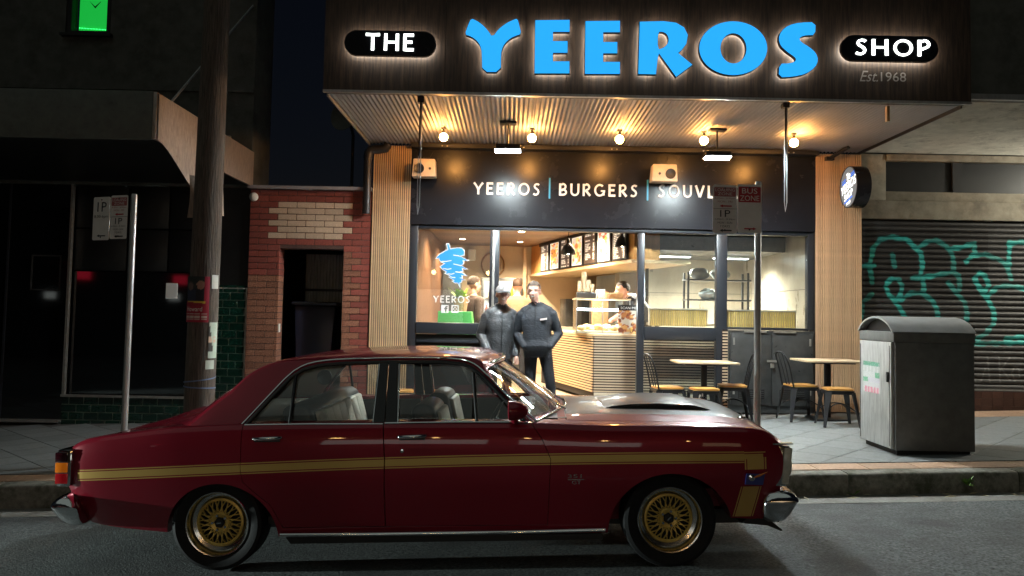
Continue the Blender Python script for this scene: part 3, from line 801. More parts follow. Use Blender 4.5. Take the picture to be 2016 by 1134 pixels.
# wall lettering
for word,a,b,z0,z1,lab in (('YEEROS',-.56,.365,3.265,3.435,'white YEEROS lettering on the black panel above the left window'),('BURGERS',.64,1.735,3.27,3.44,'white BURGERS lettering on the black panel between two blue bars'),
                    ('SOUVLAKI',2.03,3.22,3.275,3.45,'white SOUVLAKI lettering partly behind the bus zone sign')):
    t = thing('lettering',lab,'sign',((a+b)/2,11.19,z0)); sign_word(word,a,b,z0,z1,11.178,11.198,'white_letter',t,w=.15,gap=.3)
for x,lab in ((.505,'thin vertical blue bar left of the BURGERS lettering'),(1.88,'thin vertical blue bar right of the BURGERS lettering')):
    tag(MB().box(x-.011,x+.011,11.178,11.198,3.225,3.515).build('divider_bar','sky_blue_bar'),lab,'sign')

# ================================================================ lamps under the awning
GLOBES = [(-.90,3.82),(.22,3.83),(1.33,3.835),(2.40,3.84),(3.54,3.835)]
names_ = ['leftmost','second from left','middle','second from right','rightmost']
for (x,z),w_ in zip(GLOBES,names_):
    t = thing('globe_lamp',f'{w_} of the five warm glowing globe bulbs under the awning','lamp',(x,10.07,z),'globe bulbs under the awning')
    MB().lathe([(.0,.125),(.034,.122),(.034,.105),(.014,.10),(.014,.08),(.022,.078),(.022,.052),(.0,.05)],(x,10.07,z),(0,0,1),16).build('lamp_holder','dark_metal',t,smooth=35)
    MB().sphere((x,10.07,z),.052,20,14).build('bulb','bulb_glow',t,smooth=180)
for x,z,lab in ((-.08,3.59,'white LED floodlight under the awning left of the middle'),(2.49,3.555,'white LED floodlight under the awning above the right window')):
    t = thing('floodlight',lab,'lamp',(x,9.75,z),'floodlights under the awning')
    T = Matrix.Translation((x,9.75,z)) @ Matrix.Rotation(R(-5),4,'X')      # lens tipped out towards the street
    mb = MB(); mb.box(-.155,.155,-.080,.080,.008,.075); mb.v = [tuple(T@Vector(p)) for p in mb.v]; mb.build('housing','dark_metal',t,bevel=.012)
    mb = MB(); mb.box(-.15,.15,-.07,.07,.0,.0075); mb.v = [tuple(T@Vector(p)) for p in mb.v]; mb.build('lens','flood_led',t)
    mb = MB(); mb.box(-.175,.175,-.095,.095,.006,.024); mb.v = [tuple(T@Vector(p)) for p in mb.v]; mb.build('bezel','dark_metal',t,bevel=.004)
    MB().tube([(x,9.77,z+.07),(x,9.77,z+.35)],.011,8).build('stem','dark_metal',t)
    MB().box(x-.10,x+.10,9.70,9.84,z+.34,z+.368).build('mount_plate','dark_metal',t)
# speakers
for x0,x1,z0,z1,lab,s_ in ((-1.40,-1.07,3.455,3.70,'small cream loudspeaker beside the left timber pilaster',-1),(1.885,2.245,3.45,3.69,'small cream loudspeaker above the BURGERS and SOUVLAKI lettering',1)):
    t = thing('wall_speaker',lab,'speaker',((x0+x1)/2,11.2,z0),'cream speakers on the shop front')
    mat('speaker_cream',(.62,.52,.40),.5,noise=(20,.1)) if 'speaker_cream' not in MATS else None
    cab = MB().prism([(x0,z0),(x1,z0),(x1-.015,z1),(x0+.02,z1)],'y',10.90,11.10).build('cabinet','speaker_cream',t,bevel=.012)
    cx = x0+.10 if s_ < 0 else x1-.10; zc = (z0+z1)/2-.012
    MB().lathe([(.0,.004),(.02,.004),(.06,-.010),(.066,-.012),(.07,-.006),(.07,.01)],(cx,10.893,zc),(0,1,0),24).build('woofer','black_plastic',cab,smooth=40)
    cx2 = x0+.25 if s_ < 0 else x1-.25
    MB().lathe([(.0,-.004),(.018,-.004),(.018,.01)],(cx2,10.896,zc),(0,1,0),14).build('tweeter','black_plastic',cab)
    MB().tube([((x0+x1)/2,11.10,zc),((x0+x1)/2,11.19,zc)],.02,8).build('bracket','dark_metal',t)
    MB().tube([((x0+x1)/2,11.05,z1),((x0+x1)/2-.03,11.08,z1+.05),((x0+x1)/2+.06,11.12,z1+.06),((x0+x1)/2+.1,11.18,z1+.16)],.004,5).build('cable','black_plastic',t)
# blind cords
for x,z1,z0,lab in ((-1.03,3.94,2.66,'black blind strap and white cord hanging by the left pilaster'),(2.955,3.96,2.77,'black blind strap and white cord hanging right of the bus zone sign')):
    t = thing('blind_strap',lab,'strap',(x,8.66,z1))
    MB().box(x-.035,x+.035,8.64,8.72,z1-.05,z1+.02).build('bracket','dark_metal',t)
    MB().tube([(x,8.66,z1),(x-.005,8.66,z1-.64)],.011,6).build('strap','black_plastic',t)
    MB().tube([(x+.015,8.655,z1-.02),(x+.012,8.655,z0+.1),(x-.004,8.655,z0),(x-.014,8.655,z0+.1),(x-.012,8.655,z1-.64)],.005,6).build('cord','galvanised',t)
MB().box(4.05,4.08,8.64,8.68,3.78,3.945).build('soffit_tab','slat_wood',shop)
# security camera under the awning at the right
t = thing('security_camera','small dark camera bracket on top of the right pilaster','camera',(4.5,10.95,3.85))
MB().tube([(4.42,11.12,3.86),(4.53,10.78,3.95)],.028,10).build('camera_body','dark_metal',t,smooth=40)
MB().box(4.36,4.47,11.10,11.18,3.83,3.88).build('mount','dark_metal',t)
# round projecting sign
ds = thing('round_sign','round black projecting sign with glowing THE YEEROS SHOP print on right pilaster','sign',(4.6,10.82,3.13))
XF, YC, ZC, RD = 4.555,10.84,3.41,.283
MB().lathe([(RD,0),(RD,.19),(0,.19)],(XF,YC,ZC),(1,0,0),40).build('drum','gloss_black_panel',ds,smooth=40)
MB().lathe([(RD-.012,.002),(RD-.012,-.006),(RD,-.006),(RD,.002)],(XF,YC,ZC),(1,0,0),40,closed=True).build('rim','dark_metal',ds,smooth=40)
mat('disc_face_grey',(.05,.055,.06),.4,emit=(.10,.11,.115),estr=.8)
MB().lathe([(0,-.001),(RD-.012,-.001),(RD-.012,.002)],(XF,YC,ZC),(1,0,0),40).build('face','disc_face_grey',ds,smooth=40)
TD = lambda p: (XF-.004+p[1], YC-p[0], ZC+p[2])     # print coords: x to the viewer's right when looking along +x
TD = lambda p: (XF-.004+p[1], YC+p[0]*-1, ZC+p[2]-(p[0])*-.28)
mat('disc_white',(.9,.9,.9),.5,emit=(.95,1,.97),estr=1.7); mat('disc_blue',(.02,.1,.5),.5,emit=(.02,.13,.62),estr=.8)
for txt,a,b,c_,d_ in (('The',-.06,.06,.10,.20),('YEEROS',-.235,.235,-.04,.085),('SHOP',-.13,.13,-.15,-.065),('1968',-.06,.06,-.235,-.195)):
    mb = MB(); text_flat(mb,txt,a,b,c_,d_,0,T=TD); mb.build('print_word','disc_white',ds)
for a,b,c_,d_ in ((-.2,-.08,.10,.12),(-.2,-.08,.135,.15),(.08,.2,.10,.12),(.08,.2,.135,.15),(-.13,.13,-.185,-.165)):
    mb = MB(); mb.add([TD(p) for p in ((a,0,c_),(b,0,c_),(b,0,d_),(a,0,d_))],[(0,1,2,3)]); mb.build('print_bar','disc_blue',ds)
MB().box(4.74,4.78,10.95,11.2,3.66,3.72).build('wall_arm','dark_metal',ds)
# downpipe and dish beside the awning
t = thing('downpipe','grey downpipe with a dark elbow beside the left pilaster','pipe',(-2.05,11.1,3.3))
MB().tube([(-2.04,11.1,2.95),(-2.04,11.1,3.72)],.055,14).build('pipe','dark_metal',t,smooth=40)
MB().tube([(-2.04,11.1,3.72),(-2.035,11.1,3.80),(-2.0,11.1,3.85),(-1.9,11.1,3.855),(-1.80,11.1,3.87),(-1.76,11.1,3.93)],.062,14).build('elbow','dark_metal',t,smooth=40)
t = thing('satellite_dish','dim satellite dish behind the left awning edge','dish',(-2.45,12.4,4.3))
MB().lathe([(.0,0),(.12,.02),(.2,.06),(.26,.11),(.255,.115),(.19,.07),(.0,.012)],(-2.60,12.4,4.62),(-.5,-1,.15),24).build('reflector','old_render',t,smooth=60)
MB().tube([(-2.60,12.42,4.62),(-2.58,12.7,4.4),(-2.58,12.7,3.35)],.025,8).build('mast','dark_metal',t)
tag(MB().sphere((-3.62,11.13,3.16),.062,16,10).build('bulkhead_lamp','white_plastic',smooth=180),'round cream globe fitting at the corner of the brick wall','lamp')
# ================================================================ inside the shop
def lamp(name, loc, power, col, size=.05, kind='POINT', spot=None, parent=None, aim=None):
    d = bpy.data.lights.new(name, kind); d.energy = power; d.color = col; d.shadow_soft_size = size
    if kind == 'SPOT': d.spot_size = R(spot); d.spot_blend = .8
    o = bpy.data.objects.new(name, d); COL.objects.link(o); o.location = loc
    if aim is not None: o.rotation_euler = (Vector(aim)-Vector(loc)).to_track_quat('-Z','Y').to_euler()
    if parent is not None: o.parent = parent; o.location = Vector(loc)-ORG[parent]
    return o
DL = [(-.95,13.2),(-.95,15.2),(.15,13.6),(.15,15.6),(-.3,12.2),(1.0,12.6)]
pos_ = ['front left corner','back left corner','third row','back middle','front middle','counter front']
for (x,y),w_ in zip(DL,pos_):
    t = thing('downlight',f'recessed ceiling downlight inside the shop, {w_}','lamp',(x,y,2.99),'ceiling downlights in the shop')
    MB().lathe([(.055,.0),(.07,.0),(.07,-.008),(.055,-.008)],(x,y,3.0),(0,0,1),20,closed=True).build('trim','white_plastic',t)
    MB().lathe([(0,-.004),(.054,-.004)],(x,y,2.998),(0,0,1),20).build('led','downlight_led',t)
    lamp('downlight_beam',(x,y,2.97),260,(1,.80,.55),.05,'SPOT',150,t,(x,y,0))
# kitchen fluorescent batten
for x,y,e in ((2.6,13.0,400),(3.6,13.2,400)):
    t = thing('kitchen_light',f'white kitchen light over the {"grill" if x < 3 else "steel shelf"}','lamp',(x,y,2.57))
    MB().box(x-.3,x+.3,y-.06,y+.06,2.575,2.617).build('batten','white_plastic',t); MB().box(x-.28,x+.28,y-.04,y+.04,2.566,2.574).build('tube','strip_led',t)
    lamp('kitchen_beam',(x,y,2.52),e,(1.,.95,.82),.15,'SPOT',165,t,(x,y,0))
# counter (front and slanted left face)
CT = thing('service_counter','slatted timber service counter with steel kick plate','counter',(1.8,12.2,.36))
A_,B_ = (1.2,11.62),(.71,13.5)
MB().prism([A_,(3.02,11.62),(3.02,12.25),(1.75,12.25),(1.25,14.2),(.55,14.2),B_],'z',.40,1.30).build('carcass','slat_back',CT)
MB().prism([(A_[0]-.03,A_[1]-.03),(3.03,11.59),(3.03,12.27),(1.77,12.27),(1.27,14.2),(.5,14.2)],'z',1.30,1.335).build('worktop','pale_ply',CT,bevel=.004)
pitch = .0385
me = MB().box(0,1.80,0,.022,0,.021).mesh('slat', mats=('slat_wood_flood',))
Ls = math.hypot(B_[0]-A_[0],B_[1]-A_[1])
me2 = MB().box(0,Ls,0,.022,0,.021).mesh('slat', mats=('slat_wood',))
ang_ = math.atan2(B_[1]-A_[1],B_[0]-A_[0])
for i in range(21):
    z = .50+pitch*i
    piece('slat', me, (1.205,11.597,z), CT)
    piece('slat', me2, (A_[0]-.002,A_[1]-.002,z), CT, rot=(0,0,ang_))
mb = MB(); mb.box(1.21,3.0,11.59,11.618,.365,.49); mb.build('kick_plate','stainless',CT)
# glass display case on the counter
DC = thing('display_case','glass food display case with a bright strip light on the counter','display case',(1.6,11.95,1.335))
X0,X1,Y0,Y1,Z0,Z1 = .95,1.74,11.75,12.35,1.337,1.83
for a in ((X0,X1,Y0,Y0+.006,Z0,Z1),(X0,X0+.006,Y0+.007,Y1,Z0,Z1)): MB().box(*a).build('glass_panel','case_glass',DC)
MB().box(X0-.01,X1+.01,Y0-.01,Y1+.02,Z1+.001,Z1+.022).build('top_shelf','pale_ply',DC)
for x in (X0,X1-.012,1.33): MB().box(x,x+.014,Y0-.008,Y0-.001,Z0,Z1).build('post','aluminium',DC)
MB().box(X0+.01,X1-.01,Y0+.02,Y0+.06,Z1-.16,Z1-.13).build('strip_light','strip_led',DC)
MB().box(X0+.02,X1-.02,Y0+.02,Y1-.02,Z0,Z0+.03).build('tray','stainless',DC)
lamp('case_light',((X0+X1)/2,Y0+.25,Z1-.1),14,(.9,.97,1.),.08,parent=DC)
mat('bread',(.72,.50,.22),.6,noise=(18,.35),bump=(25,.5,.01)); mat('lettuce',(.45,.55,.18),.5,noise=(16,.4))
mat('white_food',(.8,.78,.70),.5,noise=(12,.12))
kinds_ = [('bread_roll','golden bread roll','bread'),('flat_bread','folded flat bread','bread'),('wrapped_roll','white paper wrapped roll','white_food')]
for i in range(9):
    nm,lb_,m_ = kinds_[i%3]; x = X0+.09+.08*i; y = Y0+.12+.1*(i%3); z = Z0+.075+.02*(i%2)
    place = ['at the left end','beside the first glass post','near the counter corner'][i//3]
    tag(MB().sphere((x,y,z),.055,10,7,(1.2,1.0,.75)).build(nm,m_,smooth=180),f'{lb_} in the display case {place}','food','food in the display case')
# things on the case top
mat('paper_cup',(.75,.62,.42),.6); 
for k,(x,h_) in enumerate(((1.02,.16),(1.08,.30),(1.14,.18),(1.20,.12))):
    mb = MB(); mb.lathe([(0,0),(.03,0),(.036,h_),(.0,h_)],(x,12.0,Z1+.115),(0,0,1),14); 
    for j in range(int(h_/.03)): mb.lathe([(.0325+.0025*j*.5,.025*j+.01),(.040,.025*j+.014),(.0325+.0025*j*.5,.025*j+.018)],(x,12.0,Z1+.115),(0,0,1),14)
    tag(mb.build('cup_stack','paper_cup'),['first short','tallest','third','shortest'][k]+' stack of paper cups on the display case','cups','cup stacks on the display case')
tag(MB().box(.97,1.26,11.93,12.07,Z1+.024,Z1+.114).build('cup_caddy','dark_steel',bevel=.004),'grey steel cup caddy on top of the display case','caddy')
tag(MB().box(1.30,1.54,12.75,13.0,1.36,1.98).build('carton_tower','kraft_card',bevel=.004),'brown carton box standing behind the display case','box')
tag(MB().box(1.28,1.40,12.0,12.2,Z1+.024,Z1+.16).build('napkin_box','white_plastic',bevel=.006),'white napkin box next to the cup stacks','box')
tag(MB().box(1.44,1.66,11.9,12.14,Z1+.024,Z1+.11).build('burger_carton','kraft_card',bevel=.02),'folded card food tray at the right of the case top','box')
tag(MB().lathe([(0,0),(.035,0),(.035,.11),(.013,.15),(.013,.19),(0,.19)],(1.70,11.85,1.337),(0,0,1),12).build('sauce_bottle','brick_red',smooth=40),'red sauce bottle on the counter beside the case','bottle')
tag(MB().lathe([(0,0),(.033,0),(.033,.09),(.012,.13),(.012,.16),(0,.16)],(1.745,11.68,1.337),(0,0,1),12).build('mustard_bottle','bamboo',smooth=40),'yellow mustard bottle at the counter end','bottle')
# food flyer on the counter
rr = random.Random(4)
def food(seed, cols):
    q = random.Random(seed); B = [(q.random(),q.random(),q.uniform(.05,.16),q.choice(cols)) for _ in range(70)]
    def f(u,v):
        c = (.55,.5,.42)
        for a,b,r,k in B:
            if (u-a)**2+((v-b)*1.8)**2 < r*r: c = k
        return c
    return f
fd = food(3,[(.5,.2,.06),(.6,.32,.1),(.35,.1,.04),(.65,.45,.2),(.2,.06,.03)])
fly = thing('counter_flyer','upright food flyer reading SCAN on the counter by the door post','flyer',(1.62,11.6,1.336))
print_sheet('sheet',.30,.42,24,34,lambda u,v: (.015,.013,.012) if v > .8 else fd(u,v),'paper',fly,lambda p: (1.555+p[0],11.645+p[1]+p[2]*.12,1.34+p[2]))
mb = MB(); text_flat(mb,'SCAN ME',1.59,1.82,1.70,1.735,11.68); mb.build('print','white_letter',fly)
# menu bulkhead
MBK = thing('menu_bulkhead','angled orange timber bulkhead carrying the row of menu boards','bulkhead',(1.1,14.2,2.4))
P0,P1 = Vector((.40,16.75)),Vector((1.76,11.55)); dv = (P1-P0).normalized(); nv = Vector((-dv.y,dv.x))  # nv points to the kitchen (+x)
if nv.x < 0: nv = -nv
q = lambda a,b: tuple(P0+dv*a+nv*b); LB = (P1-P0).length
MB().prism([q(0,0),q(LB,0),q(LB,.40),q(0,.40)],'z',2.42,2.999).build('box','orange_ply',MBK)
MB().prism([q(0,-.04),q(LB,-.04),q(LB,.9),q(0,.9)],'z',2.37,2.418).build('shelf','pale_ply',MBK)
rail = MB().prism([q(.75,-.06),q(LB-.05,-.06),q(LB-.05,-.01),q(.75,-.01)],'z',2.94,2.998).build('rail','matt_black',MBK)
BW_ = .50; foods = [[(.8,.45,.05),(.7,.25,.05),(.8,.75,.5),(.4,.1,.04)],[(.75,.3,.06),(.6,.2,.05),(.8,.6,.2),(.85,.8,.6)],[(.75,.25,.12),(.5,.1,.05),(.25,.5,.08),(.85,.82,.7)]]
for k in range(7):
    a = .85+k*.635; photo = k in (1,3,5)
    lab = f'{["first","second","third","fourth","fifth","sixth","seventh"][k]} menu board from the back wall, '+('backlit food photo' if photo else 'dark with white price lines')
    t = thing('menu_board',lab,'menu board',(*q(a,-.05),2.45),'menu boards over the counter')
    TB = lambda p, a=a: (*q(a+p[0],-.052+p[1]),2.455+p[2])
    mb = MB(); mb.box(-.03,BW_+.03,.004,.04,-.02,.51); mb.v = [TB(p) for p in mb.v]; mb.build('frame','matt_black',t)
    if photo:
        ff = food(20+k,foods[k//2]); fn = lambda u,v,ff=ff: ff(u,v) if .06 < u < .94 and .05 < v < .95 else (.8,.78,.72)
    else:
        qq = random.Random(k); rows = [(qq.uniform(.3,.75),qq.random() > .18) for _ in range(18)]
        def fn(u,v,rows=rows):
            j = int(v*18); w_,on = rows[min(17,j)]; fr_ = v*18-j
            if on and .3 < fr_ < .75 and (.08 < u < .08+w_*.75 or .82 < u < .93) and (int(u*60+j*7)%5): return (.75,.7,.6)
            return (.055,.035,.025)
    print_sheet('print',BW_,.50,40,54,fn,'menu_print',t,TB)
# pendants
for x,y,z,lab in ((.86,12.35,2.53,'black bell pendant lamp hanging over the left of the counter'),(1.63,11.85,2.62,'black bell pendant lamp hanging by the door post')):
    t = thing('pendant_lamp',lab,'lamp',(x,y,z),'pendant lamps over the counter')
    MB().lathe([(.012,.25),(.02,.24),(.03,.17),(.075,.13),(.105,.06),(.115,0),(.108,0),(.098,.06),(.07,.12),(.02,.16)],(x,y,z),(0,0,1),24).build('shade','matt_black',t,smooth=40)
    MB().tube([(x,y,z+.24),(x,y,2.99)],.005,6).build('cord','matt_black',t)
    MB().sphere((x,y,z+.035),.035,12,8).build('bulb','downlight_led',t,smooth=180)
    lamp('pendant_beam',(x,y,z-.01),9,(1,.82,.58),.03,'SPOT',130,t,(x,y,0))
# back wall details
t = thing('wall_ring','large round timber ring on the cream back wall','wall decor',(-.40,16.76,2.3))
mb = MB(); mb.tube([(-.40+.235*math.cos(2*math.pi*i/32),16.765,2.61+.25*math.sin(2*math.pi*i/32)) for i in range(32)],.02,6,closed=True); mb.build('ring','kraft_card',t,smooth=60)
t = thing('fridge_cabinet','glass drinks fridge with bottles against the back wall','fridge',(-.25,16.5,.36))
MB().box(-.62,.22,16.3,16.78,.37,2.32).build('cabinet','dark_steel',t,bevel=.01); MB().box(-.57,.17,16.285,16.299,.6,2.25).build('door','blue_tone',t)
cb = [MATS['paper_cup'],MATS['leaf_green'],MATS['brick_red'],MATS['white_plastic']]
for j in range(4):
    MB().box(-.56,.16,16.27,16.283,.75+.38*j,.77+.38*j).build('shelf','white_plastic',t)
    for i in range(8): MB().lathe([(0,0),(.03,0),(.03,.15),(.012,.2),(.012,.23),(0,.23)],(-.5+.085*i,16.24,.772+.38*j),(0,0,1),8).build('bottle',['paper_cup','leaf_green','brick_red','white_plastic'][(i*3+j)%4],t)
MB().box(.23,.30,16.6,16.79,.37,2.95).build('door_frame','pale_ply',IN)
t = thing('wall_speaker','small white speaker high on the cream back wall','speaker',(-.85,16.6,2.7)); MB().box(-.92,-.76,16.6,16.78,2.68,2.92).build('cabinet','white_plastic',t,bevel=.03)
tag(MB().box(-1.37,-1.0,15.9,16.0,1.2,2.75).build('wall_poster','dark_steel',bevel=.004),'dark tall poster panel behind the gyro window decal','poster')
# green planter box and plant inside the left window
t = thing('green_cube','bright green box inside the left window below the decal','box',(-.75,11.75,.4))
MB().prism([(-1.08,.5),(-.42,.5),(-.58,1.62),(-1.06,1.62)],'y',11.62,12.1).build('box','green_box',t,bevel=.01)
t = thing('indoor_plant','yellow green leafy plant behind the window decal','plant',(-.78,12.4,1.3))
MB().lathe([(0,0),(.09,0),(.12,.2),(0,.2)],(-.78,12.4,1.62),(0,0,1),14).build('pot','kraft_card',t)
rp = random.Random(9)
for i in range(26):
    a = rp.uniform(0,6.28); l = rp.uniform(.12,.3); c_ = Vector((-.78,12.4,1.82)); d_ = Vector((math.cos(a)*.8,math.sin(a)*.8,rp.uniform(.3,1.1))).normalized(); s_ = d_.cross(Vector((0,0,1))).normalized()*.05
    mb = MB(); mb.add([c_,c_+d_*l*.5+s_,c_+d_*l,c_+d_*l*.5-s_,c_+d_*l*.5+Vector((0,0,-.012))],[(0,1,4),(1,2,4),(2,3,4),(3,0,4)]); mb.build('leaf','leaf_green',t)
# kitchen seen through the right windows
t = thing('range_hood','grey steel range hood above the kitchen bench','range hood',(3.0,13.0,2.6))
MB().prism([(12.3,2.62),(14.4,2.62),(14.4,2.99),(12.3,2.99)],'x',2.15,4.2).build('canopy','dark_steel',t,bevel=.01)
MB().prism([(12.0,2.60),(12.29,2.60),(12.29,2.99),(12.22,2.99)],'x',2.0,2.9).build('front_lip','dark_steel',t)
t = thing('steel_bench','stainless kitchen bench behind the right windows','bench',(3.1,12.6,.36))
MB().box(2.1,4.2,12.2,13.2,1.47,1.51).build('top','stainless',t,bevel=.004)
for x in (2.15,4.1): 
    for y in (12.25,13.1): MB().box(x,x+.04,y,y+.04,.36,1.468).build('leg','stainless',t)
t = thing('steel_shelf','steel two tier shelf carrying plastic bags behind the right windows','shelf',(3.2,12.6,1.51))
for z in (1.86,2.17): MB().box(2.72,3.72,12.45,12.8,z,z+.022).build('shelf','dark_steel',t)
for x in (2.73,3.66):
    for y in (12.46,12.76): MB().box(x,x+.03,y,y+.03,1.512,2.30).build('post','dark_steel',t)
def lump(c, r, sc, seed, m, name, n=14):
    q = random.Random(seed); mb = MB(); mb.sphere(c,r,n,10,sc)
    ph = [q.uniform(0,6.28) for _ in range(6)]
    out = []
    for v in mb.v:
        d = Vector(v)-Vector(c); k = 1+.12*math.sin(9*d.x/r*.5+ph[0])*math.cos(7*d.z/r*.5+ph[1])+.08*math.sin(13*d.y/r*.5+ph[2])
        out.append(tuple(Vector(c)+d*k))
    mb.v = out; return mb.build(name,m,smooth=180)
for i,(x,z,lab) in enumerate(((2.95,2.28,'crumpled white plastic bag on the left of the steel shelf'),(3.28,2.29,'crumpled white plastic bag on the right of the steel shelf'),(3.1,1.96,'white plastic bag of rolls on the middle shelf'))):
    tag(lump((x,12.62,z),.12,(1.25,.9,.8),i,'plastic_bag','plastic_bag'),lab,'bag')
for i,(x,m_,lab) in enumerate(((2.35,'white_food','white tub of food on the steel bench'),(2.55,'bread','golden bread heap on the steel bench'))):
    tag(lump((x,12.4,1.57),.07,(1.2,1,.8),10+i,m_,'food_heap'),lab,'food')
for x0,x1,lab in ((2.0,2.84,'ribbed bamboo screen in a steel frame behind the middle right window'),(3.10,4.12,'ribbed bamboo screen in a steel frame behind the far right window')):
    t = thing('bamboo_screen',lab,'screen',((x0+x1)/2,11.6,1.46))
    fr_ = MB(); fr_.box(x0,x1,11.58,11.64,1.705,1.725); fr_.build('top_frame','stainless',t)
    MB().box(x0-.015,x0,11.58,11.64,1.47,1.725).build('side_frame','stainless',t); MB().box(x0,x1,11.625,11.64,1.47,1.704).build('back_board','slat_wood',t)
    n_ = int((x1-x0)/.0335); me = MB().lathe([(.014,0),(.014,.235)],(0,0,0),(0,0,1),8).mesh('rib', mats=('bamboo',), smooth=60)
    for i in range(n_): piece('rib', me, (x0+.018+i*(x1-x0-.02)/n_,11.608,1.469), t)
tag(MB().box(2.15,2.20,12.9,12.95,.36,3.0).build('kitchen_post','dark_steel'),'slim grey steel post beside the bending cook','post')
# splashback below the bulkhead, the blue light on it painted into its colour
MB().prism([q(1.2,1.0),q(LB-1.9,1.0),q(LB-1.9,1.06),q(1.2,1.06)],'z',1.2,2.36).build('splashback','blue_tone',IN)
for k,(a,w_,h_,m_) in enumerate(((.6,.35,.55,'dark_steel'),(1.5,.4,.6,'black_plastic'),(2.3,.35,.5,'dark_steel'),(3.1,.45,.62,'dark_steel'))):
    t_ = MB().prism([q(a,.45),q(a+w_,.45),q(a+w_,.85),q(a,.85)],'z',1.36,1.36+h_).build('kitchen_appliance',m_,bevel=.01)
    tag(t_,['drinks machine at the far end of the counter','black coffee machine behind the counter','grey oven on the back bench','large steel warmer beside the cook'][k],'appliance')
MB().prism([q(.3,.35),q(LB-1.2,.35),q(LB-1.2,.95),q(.3,.95)],'z',.37,1.358).build('back_bench','stainless',IN)
# cabinet under the far right window
cb_ = thing('steel_cabinet','dark steel double door cabinet below the far right window','cabinet',(3.63,11.2,.3))
MB().box(3.03,4.23,11.205,11.30,.302,1.435).build('carcass','dark_steel',cb_)
for x0,x1,hx in ((3.06,3.625,3.10),(3.635,4.20,4.16)):
    d_ = MB().box(x0,x1,11.180,11.204,.40,1.40).build('door','dark_steel',cb_,bevel=.004)
    MB().box(x0+.1,x1-.1,11.1755,11.1795,.49,.62).build('vent_plate','matt_black',d_)
    for k in range(4): MB().box(x0+.11,x1-.11,11.169,11.175,.505+k*.028,.515+k*.028).build('vent_slat','dark_steel',d_)
    for z in (.6,1.28): MB().box(hx-.012,hx+.012,11.168,11.1795,z-.05,z+.05).build('hinge','aluminium',d_)
for x0 in (3.25,3.66): MB().box(x0,x0+.3,11.160,11.204,1.405,1.43).build('top_latch','aluminium',cb_)
hs = MB().box(3.56,3.70,11.160,11.1795,1.0,1.03).build('hasp','aluminium',cb_)
MB().box(3.60,3.65,11.135,11.165,.92,.985).build('padlock','aluminium',cb_,bevel=.005)
# window decals
WX = lambda x,y: (-7.288755+.007143*(840+x/5.153)+.000166*(440+y/5.153), 5.876407+.000139*(840+x/5.153)-.007148*(440+y/5.153))
gy = [(205,208),(222,208),(238,262),(300,250),(355,252),(378,280),(372,315),(345,325),(330,330),(415,375),(362,375),(372,400),(350,422),(330,418),(405,462),(355,455),(362,480),(330,490),(400,528),(350,522),(356,545),(330,552),(385,572),(350,570),(352,590),(330,600),(335,640),(318,600),(290,600),(265,585),(285,580),(230,545),(258,545),(225,520),(192,505),(205,490),(165,465),(140,440),(160,425),(190,405),(150,390),(130,365),(128,345),(96,352),(130,315),(190,280),(218,268)]
t = thing('window_decal','blue and white gyro skewer decal on the left window','decal',(-.95,11.29,1.9))
P = [WX(*p) for p in gy]
mat('decal_blue',(.02,.20,.60),.4,emit=(.02,.28,.8),estr=.10); mat('decal_white',(.6,.6,.6),.5)  # blue vinyl given a faint glow of its own
mb = MB(); solid(mb,[shrink(P,-.012)],11.2935,11.2955); mb.build('outline','decal_white',t)
mb = MB(); solid(mb,[P],11.2905,11.2925); mb.build('skewer','decal_blue',t)
for pts in ([(150,385),(200,385),(250,375)],[(270,320),(320,328),(360,340)],[(165,455),(210,465),(250,458)],[(270,410),(320,422),(350,430)],[(210,510),(250,515),(280,505)],[(290,490),(330,495),(352,500)],[(250,548),(290,548)]):
    mb = MB(); solid(mb,[stroke([WX(*p) for p in pts],.012)],11.2875,11.2895); mb.build('white_line','decal_white',t)
t = thing('window_lettering','small white YEEROS lettering on the left window','decal',(-.9,11.29,1.75))
a,b = WX(65,800),WX(437,738); sign_word('YEEROS',a[0],b[0],a[1],b[1],11.2905,11.2955,'decal_white',t,w=.13,gap=.25)
a,b = WX(145,906),WX(222,828); t = thing('window_icon','square white icon with a letter f on the left window','decal',(a[0],11.29,a[1]))
mb = MB(); fx = lambda x,y: WX(x,y)
fpoly = [fx(*p) for p in ((186,902),(186,870),(176,870),(176,858),(186,858),(186,848),(192,838),(212,838),(212,850),(202,852),(200,858),(212,858),(210,870),(200,870),(200,902))]
solid(mb,[rrect(a[0],b[0],a[1],b[1],.006)],11.2905,11.2955,[fpoly]); mb.build('icon','decal_white',t)
a,b = WX(248,906),WX(325,828); t = thing('window_icon','square white camera outline icon on the left window','decal',(a[0],11.29,a[1]))
w_ = b[0]-a[0]; mb = MB(); solid(mb,[rrect(a[0],b[0],a[1],b[1],.015)],11.2905,11.2955,[rrect(a[0]+.018,b[0]-.018,a[1]+.018,b[1]-.018,.01)]); fr_ = mb.build('icon','decal_white',t)
mb = MB(); cx,cz = (a[0]+b[0])/2,(a[1]+b[1])/2; solid(mb,[ring(cx,cz,w_*.24,w_*.24)],11.2905,11.2955,[ring(cx,cz,w_*.14,w_*.14)]); mb.build('lens_ring','decal_white',t)
